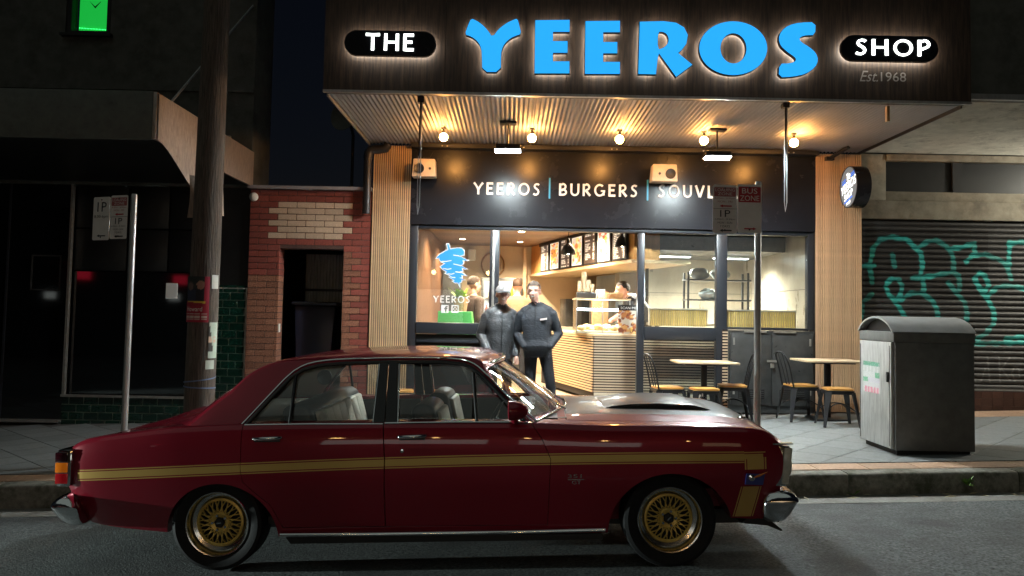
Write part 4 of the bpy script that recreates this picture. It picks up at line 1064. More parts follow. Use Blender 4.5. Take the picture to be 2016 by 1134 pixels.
# ================================================================ street furniture
mat('seat_wood',(.56,.27,.07),.38,noise=(9,.2),stretch=(.6,5,5),coat=.2)
mat('chair_black',(.018,.019,.021),.34,metal=.3,noise=(20,.2))
mat('table_wood',(.60,.46,.30),.5,noise=(8,.2),stretch=(.5,6,6),rand=.08)
def arcs(P, it=2): return chaikin([tuple(p) for p in P], it)
def leg_strip(mb, a, b, w0, w1, t=.012):
    """sheet metal leg tapering from a to b"""
    a, b = Vector(a), Vector(b); d = (b-a).normalized(); o = Vector((a.x,a.y,0)).normalized(); s_ = d.cross(o).normalized(); n_ = s_.cross(d).normalized()
    V = []
    for p,w in ((a,w0),((a+b)/2,(w0*.45+w1*.55)),(b,w1)):
        V += [p+s_*w/2-n_*t/2, p-s_*w/2-n_*t/2, p-s_*w/2+n_*t/2, p+s_*w/2+n_*t/2]
    F = [(0,1,2,3),(11,10,9,8)]
    for i in range(2):
        for k in range(4): F.append((4*i+k,4*i+4+k,4*i+4+(k+1)%4,4*i+(k+1)%4))
    mb.add(V,F)
def seat_parts(h, w):
    seat = MB(); solid(seat,[rrect(-w,w,-w,w,.07,5)],0,.022); seat.v = [(x,z,h+.012-y) for x,y,z in seat.v]
    seat_me = seat.mesh('seat',smooth=35,mats=('seat_wood',))
    pan = MB(); solid(pan,[rrect(-w-.006,w+.006,-w-.006,w+.006,.07,5)],0,.045); pan.v = [(x,z,h-.011-y) for x,y,z in pan.v]
    pan_me = pan.mesh('seat_pan',smooth=35,mats=('chair_black',))
    legs = []
    for sx in (-1,1):
        for sy in (-1,1):
            m_ = MB(); leg_strip(m_,(sx*(w-.02),sy*(w-.02),h-.03),(sx*(w+.045),sy*(w+.045),0),.085,.032); legs.append(m_.mesh('leg',mats=('chair_black',)))
    br = MB(); br.tube(arcs([(-w-.0,-w,.20),(-w*.4,-w*.4,h*.60),(w*.4,w*.4,h*.60),(w,w,.20)]),.008,6)
    br2 = MB(); br2.tube(arcs([(-w-.0,w,.20),(-w*.4,w*.4,h*.62),(w*.4,-w*.4,h*.62),(w,-w,.20)]),.008,6)
    return [('seat',seat_me),('seat_pan',pan_me)]+[('leg',l) for l in legs]+[('brace',br.mesh('brace',smooth=40,mats=('chair_black',))),('brace',br2.mesh('brace',smooth=40,mats=('chair_black',)))]
stool_parts = seat_parts(.455,.165)
chair_parts = seat_parts(.455,.18)
bk_ = MB(); bk_.tube(arcs([(-.17,-.17,.44),(-.22,-.175,.70),(-.27,-.16,.84),(-.285,-.08,.885),(-.285,.08,.885),(-.27,.16,.84),(-.22,.175,.70),(-.17,.17,.44)],3),.0115,8)
chair_parts.append(('back_frame',bk_.mesh('back_frame',smooth=50,mats=('chair_black',))))
for y in (-.055,.055):
    b_ = MB(); b_.tube([(-.165,y*.8,.44),(-.215,y,.66),(-.283,y*1.15,.882)],.0075,6); chair_parts.append(('back_rod',b_.mesh('back_rod',smooth=50,mats=('chair_black',))))
def place(parts, name, label, cat, x, y, rz, group):
    o = thing(name,label,cat,(x,y,path_z(x)),group); o.rotation_euler = (0,0,rz)
    for n_,me in parts:
        c_ = bpy.data.objects.new(n_,me); COL.objects.link(c_); c_.parent = o
    return o
place(chair_parts,'metal_chair','black metal chair left of the first table, in front of the counter slats','chair',2.05,10.5,R(8),'metal cafe chairs')
place(chair_parts,'metal_chair','black metal chair right of the first table, behind the bus zone pole','chair',2.93,10.62,R(172),'metal cafe chairs')
place(chair_parts,'metal_chair','black metal chair left of the table beside the bin','chair',3.80,10.55,R(5),'metal cafe chairs')
place(stool_parts,'metal_stool','low black stool in front of the first table','stool',2.46,10.22,R(4),'metal cafe stools')
place(stool_parts,'metal_stool','low black stool in front of the table beside the bin','stool',4.06,10.0,R(-6),'metal cafe stools')
place(stool_parts,'metal_stool','low stool seen through the front car window, nearer the pilaster','stool',-1.42,10.55,R(10),'metal cafe stools')
place(stool_parts,'metal_stool','low stool seen through the front car window, nearer the two men','stool',-.93,10.35,R(-8),'metal cafe stools')
for x0,x1,y0,y1,lab in ((2.16,2.94,10.30,10.92,'square timber topped cafe table in front of the counter'),(3.78,4.55,10.28,10.90,'square timber topped cafe table beside the bin')):
    xc,yc = (x0+x1)/2,(y0+y1)/2; g = path_z(xc); t = thing('cafe_table',lab,'table',(xc,yc,g),'cafe tables')
    n_ = 6; w_ = (y1-y0)/n_
    for i in range(n_): MB().box(x0,x1,y0+w_*i+.001,y0+w_*(i+1)-.001,g+.755,g+.780).build('top_board','table_wood',t,bevel=.003)
    MB().box(x0+.1,x1-.1,y0+.1,y1-.1,g+.735,g+.7545).build('top_plate','chair_black',t)
    MB().box(xc-.035,xc+.035,yc-.035,yc+.035,g+.03,g+.735).build('column','chair_black',t,bevel=.004)
    MB().box(xc-.22,xc+.22,yc-.22,yc+.22,g,g+.028).build('base_plate','chair_black',t,bevel=.008)
# ---- litter bin
mat('bin_grey',(.12,.123,.116),.5,noise=(10,.2),wear=(20,(.075,.075,.07),.66,.8))
mat('bin_door',(.44,.45,.44),.46,metal=.45,noise=(8,.25),stretch=(4,4,.5),wear=(9,(.17,.18,.17),.56,.75))
mat('bin_lid',(.42,.43,.43),.4,metal=.5,noise=(6,.15))
bx0,bx1,by0,by1 = 3.78,4.58,7.95,8.72; bz = path_z(4.15)+.0
bn = thing('litter_bin','grey steel street litter bin with curved lid and stickered door','bin',(4.18,8.3,bz-.01))
MB().box(bx0+.02,bx1,by0,by1,bz+.04,bz+1.10).build('body','bin_grey',bn,bevel=.006)
MB().box(bx0+.05,bx1-.03,by0+.04,by1-.04,bz-.03,bz+.039).build('plinth','matt_black',bn)
MB().box(bx0-.0,bx1+.006,by0-.006,by1+.006,bz+1.101,bz+1.20).build('collar','bin_grey',bn,bevel=.004)
prof_ = arcs([(by0-.012,bz+1.203),(by0+.10,bz+1.300),(by0+.30,bz+1.355),(by1-.30,bz+1.355),(by1-.10,bz+1.300),(by1+.012,bz+1.203)],2)
inn = [(y,z-.018) for y,z in prof_]; inn[0] = (prof_[0][0]+.02,prof_[0][1]); inn[-1] = (prof_[-1][0]-.02,prof_[-1][1])
MB().prism(prof_+inn[::-1],'x',bx0-.015,bx1+.015).build('lid','bin_lid',bn,smooth=30)
MB().prism([(y,z-.001) for y,z in inn],'x',bx0+.06,bx1-.005).build('chute','matt_black',bn)
dr = MB().box(bx0-.012,bx0+.0195,by0+.03,by1-.03,bz+.05,bz+1.095).build('door','bin_door',bn,bevel=.005)
for a in ((by0+.05,by0+.058),(by1-.058,by1-.05)): MB().box(bx0-.0155,bx0-.0125,a[0],a[1],bz+.07,bz+1.06).build('door_seam','matt_black',dr)
MB().box(bx0-.030,bx0-.0125,by0+.07,by0+.10,bz+.70,bz+.80).build('latch','matt_black',dr,bevel=.004)
sr = random.Random(2)
def stick(u,v):
    c_ = (.62,.66,.62)
    if v < .2: c_ = (.72,.18,.28) if (.1 < u < .95 and (int(u*22+3)%4)) else (.7,.7,.66)
    elif v < .34: c_ = (.6,.6,.6)
    elif v < .5: c_ = (.03,.35,.14) if u < .3 else (.58,.56,.62)
    elif v < .66: c_ = (.6,.63,.6) if u < .72 else (.05,.4,.18)
    elif v < .86: c_ = (.5,.54,.5) if (int(u*14) % 3) else (.66,.68,.66)
    else: c_ = (.03,.33,.17)
    if sr.random() < .09: c_ = (.4,.42,.4)
    return c_
print_sheet('sticker',.38,.32,46,40,lambda u,v: tuple(.10+.68*c_ for c_ in stick(u,v)),'paper',dr,lambda p: (bx0-.0135,by1-.12-p[0],bz+.56+p[2]))
# ---- parking sign poles
mat('sign_white',(.74,.72,.68),.42,noise=(7,.08)); mat('sign_back',(.4,.4,.4),.4,metal=.7)
mat('sign_black',(.02,.02,.02),.5); mat('sign_red',(.42,.02,.03),.45); mat('sign_grey_red',(.36,.10,.10),.5)
def sign_pole(x, y, top, label, sheets, rz):
    g = path_z(x); t = thing('parking_sign',label,'sign',(x,y,g))
    MB().lathe([(.031,-.1),(.031,top-g-.02),(.024,top-g),(0,top-g)],(x,y,g),(0,0,1),16).build('pole','galvanised',t,smooth=40)
    M = Matrix.Translation((x,y,0)) @ Matrix.Rotation(rz,4,'Z')
    T = lambda p: tuple(M@Vector(p))
    for off,zt,prints in sheets:
        w,h = .225,.45
        mb = MB(); solid(mb,[rrect(off,off+w,zt-h,zt,.018)],-.040,-.037,T=T); pl = mb.build('plate','sign_white',t)
        for pr in prints:
            k = pr[0]; mb = MB()
            f = lambda u: off+u*w; z_ = lambda v: zt-h+v*h
            if k == 't': text_flat(mb,pr[1],f(pr[2]),f(pr[3]),z_(pr[4]),z_(pr[5]),-.0425,T=T); mb.build('print',pr[6],pl)
            elif k == 'r': solid(mb,[rrect(f(pr[1]),f(pr[2]),z_(pr[3]),z_(pr[4]),.008)],-.0415,-.0403,T=T); mb.build('print',pr[5],pl)
            elif k == 'a':
                s_,v,m_ = pr[1:]; a,b = (.28,.78); hw = .006
                pts = [(f(a),z_(v)),(f(a)+.03,z_(v)+.014),(f(a)+.03,z_(v)+hw),(f(b),z_(v)+hw),(f(b),z_(v)-hw),(f(a)+.03,z_(v)-hw),(f(a)+.03,z_(v)-.014)]
                if s_ > 0: pts = [(f(a)+f(b)-p,q_) for p,q_ in pts][::-1]
                solid(mb,[pts],-.0425,-.0405,T=T); mb.build('arrow',m_,pl)
        for zz in (zt-.03,zt-h+.03):
            mb = MB(); mb.lathe([(0,-.004),(.008,-.003),(.009,0)],(0,0,0),(0,1,0),8); mb.v = [T((p[0]+off+w/2,p[1]-.041,p[2]+zz)) for p in mb.v]; mb.build('bolt','sign_black',pl)
    for zz in (sheets[0][1]-.06,sheets[0][1]-.39):
        a = min(s_[0] for s_ in sheets); b = max(s_[0] for s_ in sheets)+.225
        mb = MB(); mb.box(a+.02,b-.02,-.0365,-.031,zz-.02,zz+.02); mb.v = [T(p) for p in mb.v]; mb.build('bracket','galvanised',t)
    return t
LOADING = [('r',.05,.95,.76,.95,'sign_grey_red'),('t','LOADING',.1,.9,.865,.93,'sign_white'),('t','ZONE',.2,.8,.785,.845,'sign_white'),('t','8.30am - 6.00pm',.08,.92,.70,.74,'sign_grey_red'),('t','MON - FRI',.2,.8,.635,.675,'sign_grey_red'),
   ('a',-1,.565,'sign_red'),('r',.0,1.,.505,.512,'sign_black'),('t','1P',.3,.72,.34,.48,'sign_black'),('t','6.00pm - 8.30pm',.08,.92,.27,.31,'sign_black'),('t','MON - SUN',.2,.8,.20,.24,'sign_black'),('t','7 DAYS',.3,.7,.125,.17,'sign_black'),('a',-1,.06,'sign_black')]
BUS = [('r',.04,.96,.63,.95,'sign_red'),('t','BUS',.18,.82,.81,.92,'sign_white'),('t','ZONE',.1,.9,.66,.77,'sign_white'),('a',1,.085,'sign_red')]
ONEP = [('t','1P',.25,.8,.66,.88,'sign_black'),('t','8.30-6pm',.08,.92,.50,.58,'sign_black'),('a',-1,.10,'sign_black')]
sign_pole(2.275,7.42,2.88,'steel pole with LOADING ZONE and red BUS ZONE signs before the shop',[(-.435,2.835,LOADING),(-.205,2.845,BUS)],R(2))
sign_pole(-3.895,8.2,2.76,'galvanised pole with two small pale 1P parking signs near the wooden power pole',[(-.50,2.735,ONEP),(-.265,2.745,LOADING)],R(-20))
# ---- power pole with posters
pp = thing('power_pole','thick weathered timber power pole with torn posters','pole',(-3.15,8.2,.05))
mb = MB(); mb.lathe([(.150,-.1),(.147,1.2),(.138,3.0),(.125,5.2),(.11,9.0)],(-3.15,8.2,.05),(.006,0,1),28); mb.build('timber','pole_wood',pp,smooth=60)
def wrap(p, r=.1505, a0=0): 
    a = a0+p[0]/r; return (-3.148+math.sin(a)*(r+.002-p[1]), 8.2-math.cos(a)*(r+.002-p[1]), p[2])
def poster(u,v):
    if v < .46:
        if .36 < v < .46 and u < .86: return (.75,.55,.06) if v > .405+.05*(1-u) else (.30,.012,.03)
        if .05 < v < .20 and .04 < u < .95 and (int(v*40)%3) and (int(u*30)%7): return (.6,.5,.45)
        return (.34,.014,.035)
    if u > .80: return (.38,.02,.05)
    for cx,cy,sk,cl in ((.27,.66,(.16,.10,.08),(.02,.025,.05)),(.68,.68,(.40,.22,.16),(.012,.012,.02))):
        d = ((u-cx)/.13)**2+((v-cy-.12)/.085)**2
        if d < 1: return sk
        if d < 1.6 and v > cy+.12: return (.07,.05,.04) if cx < .5 else (.36,.25,.14)
        if abs(u-cx) < .24 and v < cy+.05: return cl
    return (.02,.026,.024)
po = thing('pole_poster','torn red election poster with two portraits on the power pole','poster',(-3.15,8.05,1.45))
print_sheet('sheet',.27,.46,40,60,poster,'paper',po,lambda p: wrap((p[0]-.155,p[1],1.46+p[2])))
mb = MB(); text_flat(mb,'Howard',-.12,.05,1.57,1.615,0,T=lambda p: wrap((p[0],-.003,p[2]))); mb.build('print','sign_white',po)
def flyer(name,lab,x0,w,z0,h,fn):
    o = print_sheet(name,w,h,10,24,fn,'paper',None,lambda p: wrap((p[0]+x0,p[1]-.002,z0+p[2]))); return tag(o,lab,'flyer')
flyer('pole_flyer','small torn white paper above the red poster on the power pole',.135,.09,1.80,.14,lambda u,v: (.55,.55,.50))
flyer('pole_flyer','tall pale green torn flyer below the red poster on the power pole',.12,.12,1.10,.36,lambda u,v: (.50,.60,.50) if (u > .6-.55*v or v < .2) and not (.45 < v < .65 and .4 < u < .8 and (int(v*30)%2)) else (.62,.42,.30) if .45 < v < .6 else (.05,.045,.04))
flyer('pole_flyer','short pale paper scrap low on the power pole',.10,.10,.99,.09,lambda u,v: (.52,.58,.50))
mat('blue_tape',(.10,.20,.50),.35)
mat('tape_pale',(.16,.24,.42),.4); tp_ = thing('tape_band','thin blue tape wound round the power pole','tape',(-3.15,8.05,.8))
for z_,sl in ((.875,.10),(.80,-.04)):
    mb = MB(); mb.add([wrap((-.20+.02*i,-.001,z_+(.012 if k else 0)+sl*(i/25-.5)*.6)) for i in range(26) for k in (0,1)],[(2*i,2*i+2,2*i+3,2*i+1) for i in range(25)]); mb.build('tape','tape_pale',tp_)
# ---- bent metal sheet at the awning corner
t = thing('bent_sheet','bent bare metal sheet hanging from the dark awning corner','metal sheet',(-3.5,8.4,3.3))
mb = MB(); V = []; n_ = 14
for i in range(n_+1):
    a = i/n_; y = 8.12+1.5*a; zlow = 3.31-.60*math.sin(a*math.pi*.5)**1.6
    V += [(-3.652+.10*a*a, y, 3.79-.05*a), (-3.645+.16*a*a, y, zlow)]
mb.add(V,[(2*i,2*i+2,2*i+3,2*i+1) for i in range(n_)]); mb.v += [(x+.004,y,z) for x,y,z in mb.v]; m0 = len(V); mb.f += [(m0+2*i,m0+2*i+1,m0+2*i+3,m0+2*i+2) for i in range(n_)]; mb.mi += [0]*n_
mb.build('curved_sheet','awning_bare_metal',t,smooth=40)
mb = MB(); V = []
for i in range(9):
    a = i/8; V += [(-3.36+.02*math.sin(a*3),8.25-.02*a,2.98-.45*a),(-3.27+.035*math.sin(a*2.5),8.33,2.97-.43*a)]
mb.add(V,[(2*i,2*i+2,2*i+3,2*i+1) for i in range(8)]); mb.build('hanging_strip','awning_bare_metal',t,smooth=40)
mb = MB(); mb.tube([(-3.55,9.3,2.95),(-3.40,8.6,3.02),(-3.33,8.3,2.97)],.008,6); mb.build('wire','dark_metal',t)
# ---- passage contents
t = thing('wheelie_bin','dark navy wheelie bin inside the brick doorway','bin',(-2.85,11.9,.55))
mat('navy_plastic',(.010,.014,.030),.35,noise=(8,.2))
MB().prism([(-3.08,.56),(-2.62,.56),(-2.54,1.66),(-3.14,1.66)],'y',11.62,12.15).build('tub','navy_plastic',t,bevel=.02)
MB().box(-3.17,-2.51,11.56,12.2,1.665,1.72).build('lid','navy_plastic',t,bevel=.02); MB().tube([(-3.12,11.53,1.70),(-2.56,11.53,1.70)],.014,8).build('handle','black_plastic',t)
t = thing('corrugated_fence','dim corrugated metal fence behind the brick doorway','fence',(-2.9,12.9,.5))
V = []; 
for i in range(61): V += [(-3.35+.62*i/60,13.0+.012*math.cos(i*1.26),.55),(-3.35+.62*i/60,13.0+.012*math.cos(i*1.26),2.5)]
mb = MB(); mb.add(V,[(2*i,2*i+2,2*i+3,2*i+1) for i in range(60)]); mb.build('sheet','galvanised',t,smooth=60)
MB().box(-2.72,-2.65,12.95,13.02,.55,2.45).build('post','galvanised',t); MB().box(-3.35,-2.7,12.97,12.985,1.9,1.94).build('rail','dark_metal',t)
tag(MB().box(-2.43,-2.385,12.6,12.66,.55,2.35).build('alley_pipe','galvanised',bevel=.01),'pale vertical pipe on the passage wall inside the brick doorway','pipe')
tag(MB().box(-3.249,-3.235,11.23,11.30,1.28,1.40).build('notice_tag','white_plastic',bevel=.004),'small white tag on the brick door jamb','notice')
tag(MB().box(-4.86,-4.70,11.286,11.298,1.72,1.94).build('window_notice','white_plastic'),'small white paper notice in the dark shop window','notice')
# ---- leaves and weeds along the kerb
mat('weed_green',(.10,.20,.03),.6,noise=(20,.3)); mat('dry_leaf',(.46,.40,.26),.7,noise=(20,.3))
def weed(x,y,z,n,l,lab,seed):
    q_ = random.Random(seed); t = thing('kerb_weed',lab,'weed',(x,y,z))
    for i in range(n):
        a = q_.uniform(0,6.28); d_ = Vector((math.cos(a),math.sin(a)*.6-.3,q_.uniform(.2,1.))).normalized(); s_ = d_.cross(Vector((0,0,1))).normalized()*l*.13; ll = l*q_.uniform(.6,1.1); c_ = Vector((x,y,z))
        mb = MB(); mb.add([c_,c_+d_*ll*.5+s_,c_+d_*ll+Vector((0,0,-ll*.15)),c_+d_*ll*.5-s_,c_+d_*ll*.5-Vector((0,0,.006))],[(0,1,4),(1,2,4),(2,3,4),(3,0,4)]); mb.build('leaf','weed_green',t)
weed(4.02,7.12,gut(4.0)+.08,9,.13,'green weed growing from the kerb face right of the car',1)
weed(3.02,7.10,gut(3.0)+.01,6,.10,'small weed in the gutter just right of the front bumper',2)
q_ = random.Random(5)
for i in range(16):
    x = q_.uniform(2.55,4.6) if i < 11 else q_.uniform(-5.0,-3.0); y = q_.uniform(6.98,7.11) if i < 12 else q_.uniform(6.6,7.1); z = (gut(x) if y > 6.95 else road_z(x,y))+.012
    a = q_.uniform(0,6.28); l = q_.uniform(.03,.06); d_ = Vector((math.cos(a),math.sin(a),.12)); s_ = Vector((-math.sin(a),math.cos(a),.25))*l*.3; c_ = Vector((x,y,z))
    mb = MB(); mb.add([c_-d_*l,c_+s_,c_+d_*l,c_-s_,c_+Vector((0,0,.008))],[(0,1,4),(1,2,4),(2,3,4),(3,0,4)])
    tag(mb.build('fallen_leaf','dry_leaf'),'pale dry leaf lying in the gutter'+(' right of the car' if x > 0 else ' behind the car'),'leaf','leaves right of the car' if x > 0 else 'leaves behind the car')
# ================================================================ the maroon sedan
def paint_mat(name, stripes=True):
    m = mat(name,(.25,.011,.026),.30,coat=1.); N = m.node_tree.nodes; L = m.node_tree.links; b = N['Principled BSDF']
    b.inputs['Coat Roughness'].default_value = .025; b.inputs['Specular IOR Level'].default_value = .12; b.inputs['Coat Weight'].default_value = .8; b.inputs['Metallic'].default_value = .15
    if not stripes: return m
    tc = N.new('ShaderNodeTexCoord'); sp = N.new('ShaderNodeSeparateXYZ'); L.new(tc.outputs['Object'],sp.inputs[0]); X,Y,Z = sp.outputs
    def op(o,a,b_=None,c_=None):
        n = N.new('ShaderNodeMath'); n.operation = o
        for i,v in enumerate((a,b_,c_)):
            if v is None: continue
            if isinstance(v,(int,float)): n.inputs[i].default_value = v
            else: L.new(v,n.inputs[i])
        return n.outputs[0]
    def rng(v,a,b_): return op('MULTIPLY',op('GREATER_THAN',v,a),op('LESS_THAN',v,b_))
    zc = op('ADD',op('ADD',op('MULTIPLY',op('MULTIPLY',X,X),-.0069346),op('MULTIPLY',X,.0142904)),.673113)
    t = op('ABSOLUTE',op('SUBTRACT',Z,zc))
    def pat(d,c_,g,e): return op('ADD',op('LESS_THAN',d,c_),rng(d,g,e))
    band = op('MULTIPLY',pat(t,.0215,.0275,.0345),rng(X,-2.30,1.868))
    # the band turns down in front of the wheel
    cx = op('ABSOLUTE',op('SUBTRACT',X,1.936)); turn = op('MULTIPLY',pat(cx,.052,.058,.067),rng(Z,.600,.6725))
    top = op('MULTIPLY',op('MULTIPLY',rng(X,1.868,1.985),rng(Z,.664,.6935)),1.)
    line = op('MULTIPLY',rng(X,1.868,2.0),rng(Z,.6995,.7065))
    lowx = op('ABSOLUTE',op('SUBTRACT',X,op('ADD',op('MULTIPLY',Z,.22),1.800))); low = op('MULTIPLY',pat(lowx,.050,.056,.063),rng(Z,.30,.495))
    mask = op('MINIMUM',op('ADD',op('ADD',band,turn),op('ADD',op('ADD',top,line),low)),1.)
    mask = op('MULTIPLY',mask,op('GREATER_THAN',op('ABSOLUTE',Y),.80))
    mx = N.new('ShaderNodeMix'); mx.data_type = 'RGBA'; L.new(mask,mx.inputs['Factor']); mx.inputs['A'].default_value = (.25,.011,.026,1); mx.inputs['B'].default_value = (.66,.43,.13,1)
    L.new(mx.outputs['Result'],b.inputs['Base Color'])
    return m
paint_mat('car_paint'); paint_mat('car_paint_plain',False)
mat('hood_black',(.012,.013,.015),.38,coat=.30,spec=.12); mat('chrome',(.72,.73,.74),.10,metal=1.,noise=(8,.06),rnoise=(12,.05))
mat('tyre_rubber',(.010,.010,.011),.7,spec=.25,noise=(30,.3),bump=(60,.2,.003)); mat('rim_polish',(.72,.70,.66),.2,metal=1.,noise=(12,.12))
mat('rim_gold',(.86,.60,.16),.36,metal=.35,noise=(20,.25)); mat('wheel_dark',(.008,.008,.008),.6)
mat('seat_cream',(.70,.66,.56),.5,noise=(14,.12),bump=(40,.3,.004)); mat('seat_black',(.014,.013,.013),.42,noise=(16,.2)); mat('headliner',(.5,.48,.42),.8)
mat('lens_amber',(.75,.20,.01),.18,coat=.6,emit=(.9,.22,.01),estr=.10); mat('lens_red',(.40,.008,.012),.18,coat=.6,emit=(.6,.01,.02),estr=.06); mat('lens_dark_red',(.045,.004,.010),.12,coat=.6)
mat('lens_white',(.62,.60,.52),.25,coat=.6,noise=(30,.15)); mat('badge_blue',(.02,.03,.18),.4); mat('trim_black',(.010,.010,.011),.35); mat('badge_orange',(.55,.16,.03),.4)
glass_mat('car_glass',(.95,.965,.955),.0,1.7)
car = thing('vintage_sedan','maroon vintage four door sedan with gold side stripes parked at the kerb','car',(-.37,5.92,.021))
car.rotation_euler = (Matrix.Rotation(R(-2.0),3,'Z') @ Matrix.Rotation(R(-2.15),3,'Y')).to_euler()
ORG[car] = Vector((0,0,0))     # all parts below are modelled in the car's own metres
def cpart(name, me, m, parent=car, smooth=35):
    me.materials.clear()
    for k in (m if isinstance(m,(list,tuple)) else [m]): me.materials.append(MATS[k])
    if smooth: smooth_me(me,smooth)
    return link(name,me,parent)
T_zsh = [(-2.42,.735),(-2.36,.785),(-2.25,.828),(-1.97,.866),(-1.65,.900),(-1.2,.914),(-.5,.914),(.24,.906),(.57,.898),(1.02,.876),(1.52,.865),(1.83,.852),(1.97,.838),(2.07,.795),(2.13,.742)]
T_w = [(-2.42,.80),(-2.30,.855),(-2.1,.885),(-1.6,.912),(-1.2,.915),(-.5,.908),(.3,.910),(1.0,.915),(1.5,.915),(1.85,.905),(2.05,.880),(2.13,.855)]
T_zt = [(-2.42,.735),(-2.36,.782),(-2.25,.815),(-1.97,.855),(-1.7,.885),(-1.3,.905),(.55,.915),(.80,.925),(1.1,.922),(1.45,.915),(1.83,.890),(1.97,.868),(2.07,.815),(2.13,.752)]
T_zb = [(-2.42,.46),(-2.36,.36),(-2.24,.285),(-1.76,.232),(-1.5,.215),(-1.0,.198),(1.0,.205),(1.5,.24),(1.80,.285),(2.0,.27),(2.09,.34),(2.13,.47)]
def body_half(x):
    zs,w,zt,zb = smooth_tab(T_zsh,x),smooth_tab(T_w,x),smooth_tab(T_zt,x),smooth_tab(T_zb,x)
    H_ = zs-zb; wm = w+.012; ws = w-.018
    wl = wm-.045; wb = wm-.085
    P = [(0,zb),(wb*.7,zb),(wb-.01,zb),(wb,zb+.012),(wl,zb+.22*H_),(wm-.008,zb+.42*H_),(wm,zb+.52*H_),(wm,zb+.60*H_),(wm-.001,zs-.17*H_),(ws+.012,zs-.05*H_),(ws+.004,zs-.018),(ws-.008,zs-.003),(ws-.035,zs+.003),(ws-.10,zs*.8+zt*.2+.002),(ws*.5,zt-.004),(0,zt)]
    return chaikin(P,2)
def loft(fn, xs):
    rings = []
    for x in xs:
        h = fn(x); rg = [(x,-y,z) if not callable(x) else None for y,z in h]+[(x,y,z) for y,z in h[-2:0:-1]]
        rings.append(rg)
    n = len(rings[0]); V = [p for r in rings for p in r]; F = []
    for i in range(len(rings)-1):
        for k in range(n): F.append((i*n+k,i*n+(k+1)%n,(i+1)*n+(k+1)%n,(i+1)*n+k))
    F += [tuple(reversed(range(n))), tuple(range((len(rings)-1)*n,len(rings)*n))]
    mb = MB(); mb.add(V,F); return mb
xs = [-2.42,-2.412,-2.39,-2.36,-2.31]+[-2.25+.06*i for i in range(71)]+[2.0,2.04,2.07,2.095,2.115,2.13]
xs = sorted(set(round(v,4) for v in xs if v < 2.131))
body0 = loft(body_half,xs).mesh('body')
def cyl(x,z,r,y0,y1,n=56):
    mb = MB(); mb.prism([(x+r*math.cos(2*math.pi*i/n),z+r*math.sin(2*math.pi*i/n)) for i in range(n)],'y',y0,y1); return mb.mesh('cut')
for (x,z,r) in ((-1.385,.195,.357),(1.42,.195,.388)):
    for y0,y1 in ((-1.2,-.50),(.50,1.2)): body0 = boolean(body0,cyl(x,z,r,y0,y1),'DIFFERENCE')
tub = MB(); tub.prism([(-1.62,1.2),(-1.15,.32),(.55,.32),(.72,.60),(.76,1.2)],'y',-.765,.765); body0 = boolean(body0,tub.mesh('tub'),'DIFFERENCE')
# door, bonnet and boot panels are cut free so that the shut lines are real gaps
FD = [(-.352,.965),(-.338,.70),(-.350,.262),(.662,.262),(.690,.68),(.640,.80),(.560,.92),(.556,.965)]
RD = [(-1.232,.965),(-1.240,.64),(-1.225,.560),(-1.15,.49),(-1.06,.41),(-.995,.262),(-.350,.262),(-.338,.70),(-.352,.965)]
def grow(p,d): return shrink(p,-d)
doors = []
for poly,lab in ((FD,'front_door'),(RD,'rear_door')):
    for s_ in (-1,1):
        y0,y1 = (-1.1,-.70) if s_ < 0 else (.70,1.1)
        a = MB(); a.prism(shrink(poly,.0032),'y',y0,y1); d_ = boolean(body0.copy(),a.mesh('a'),'INTERSECT')
        o = cpart(lab,d_,'car_paint'); doors.append((o,s_))
    for s_ in (-1,1):
        y0,y1 = (-1.1,-.72) if s_ < 0 else (.72,1.1)
        c_ = MB(); c_.prism(shrink(poly,-.0005),'y',y0,y1); body0 = boolean(body0,c_.mesh('c'),'DIFFERENCE')
bon = MB(); bon.box(.795,2.045,-.775,.775,.80,1.2)
hood = boolean(body0.copy(),bon.mesh('a'),'INTERSECT')
bon2 = MB(); bon2.box(.790,2.05,-.780,.780,.795,1.2); body0 = boolean(body0,bon2.mesh('a'),'DIFFERENCE')
bay = MB(); bay.box(.86,2.0,-.74,.74,.40,.85); body0 = boolean(body0,bay.mesh('bay'),'DIFFERENCE')
body = cpart('body',body0,'car_paint')
MB().box(.85,2.0,-.735,.735,.55,.78).build('engine_bay','trim_black',car)
hood_o = cpart('bonnet',hood,['car_paint_plain','hood_black'])
for p in hood_o.data.polygons:
    if abs(p.center.y) < .60: p.material_index = 1
# boot shut line: a fine dark strip set flush on both sides
# ---- greenhouse
T_top = [(-1.98,.84),(-1.80,.905),(-1.62,1.035),(-1.45,1.150),(-1.33,1.222),(-1.22,1.266),(-1.08,1.300),(-.78,1.333),(-.33,1.345),(.04,1.331),(.22,1.308),(.33,1.275),(.375,1.245),(.46,1.185),(.60,1.075),(.80,.915),(.86,.86)]
def gh_half(x, ins=0., zlow=.86):
    zt = smooth_tab(T_top,x)-ins; zt = max(zt,zlow+.004)
    f = lambda z: .872-ins-(z-.90)*.46       # side glass plane leaning in
    zd = min(zt-.012,1.296-ins); zd = max(zd,zlow+.002)
    wd = f(zd); flat = min(1,(zt-zd)/.05)
    zr = zt-(zt-zd)*.55
    P = [(0,zlow),(f(zlow)*.6,zlow),(f(zlow),zlow),(f((zlow+zd)/2),(zlow+zd)/2),(wd+.002,zd-.02 if zd-.02 > zlow else zd),(wd-.010,zd+.004*flat),(wd-.06,zd+(zt-zd)*.50),(wd-.20,zd+(zt-zd)*.80),(wd*.40,zt-(zt-zd)*.03),(0,zt)]
    return chaikin(P,2)
gx = sorted(set([round(-1.98+.03*i,4) for i in range(95)]+[.86]))
gx = [x for x in gx if x <= .86]
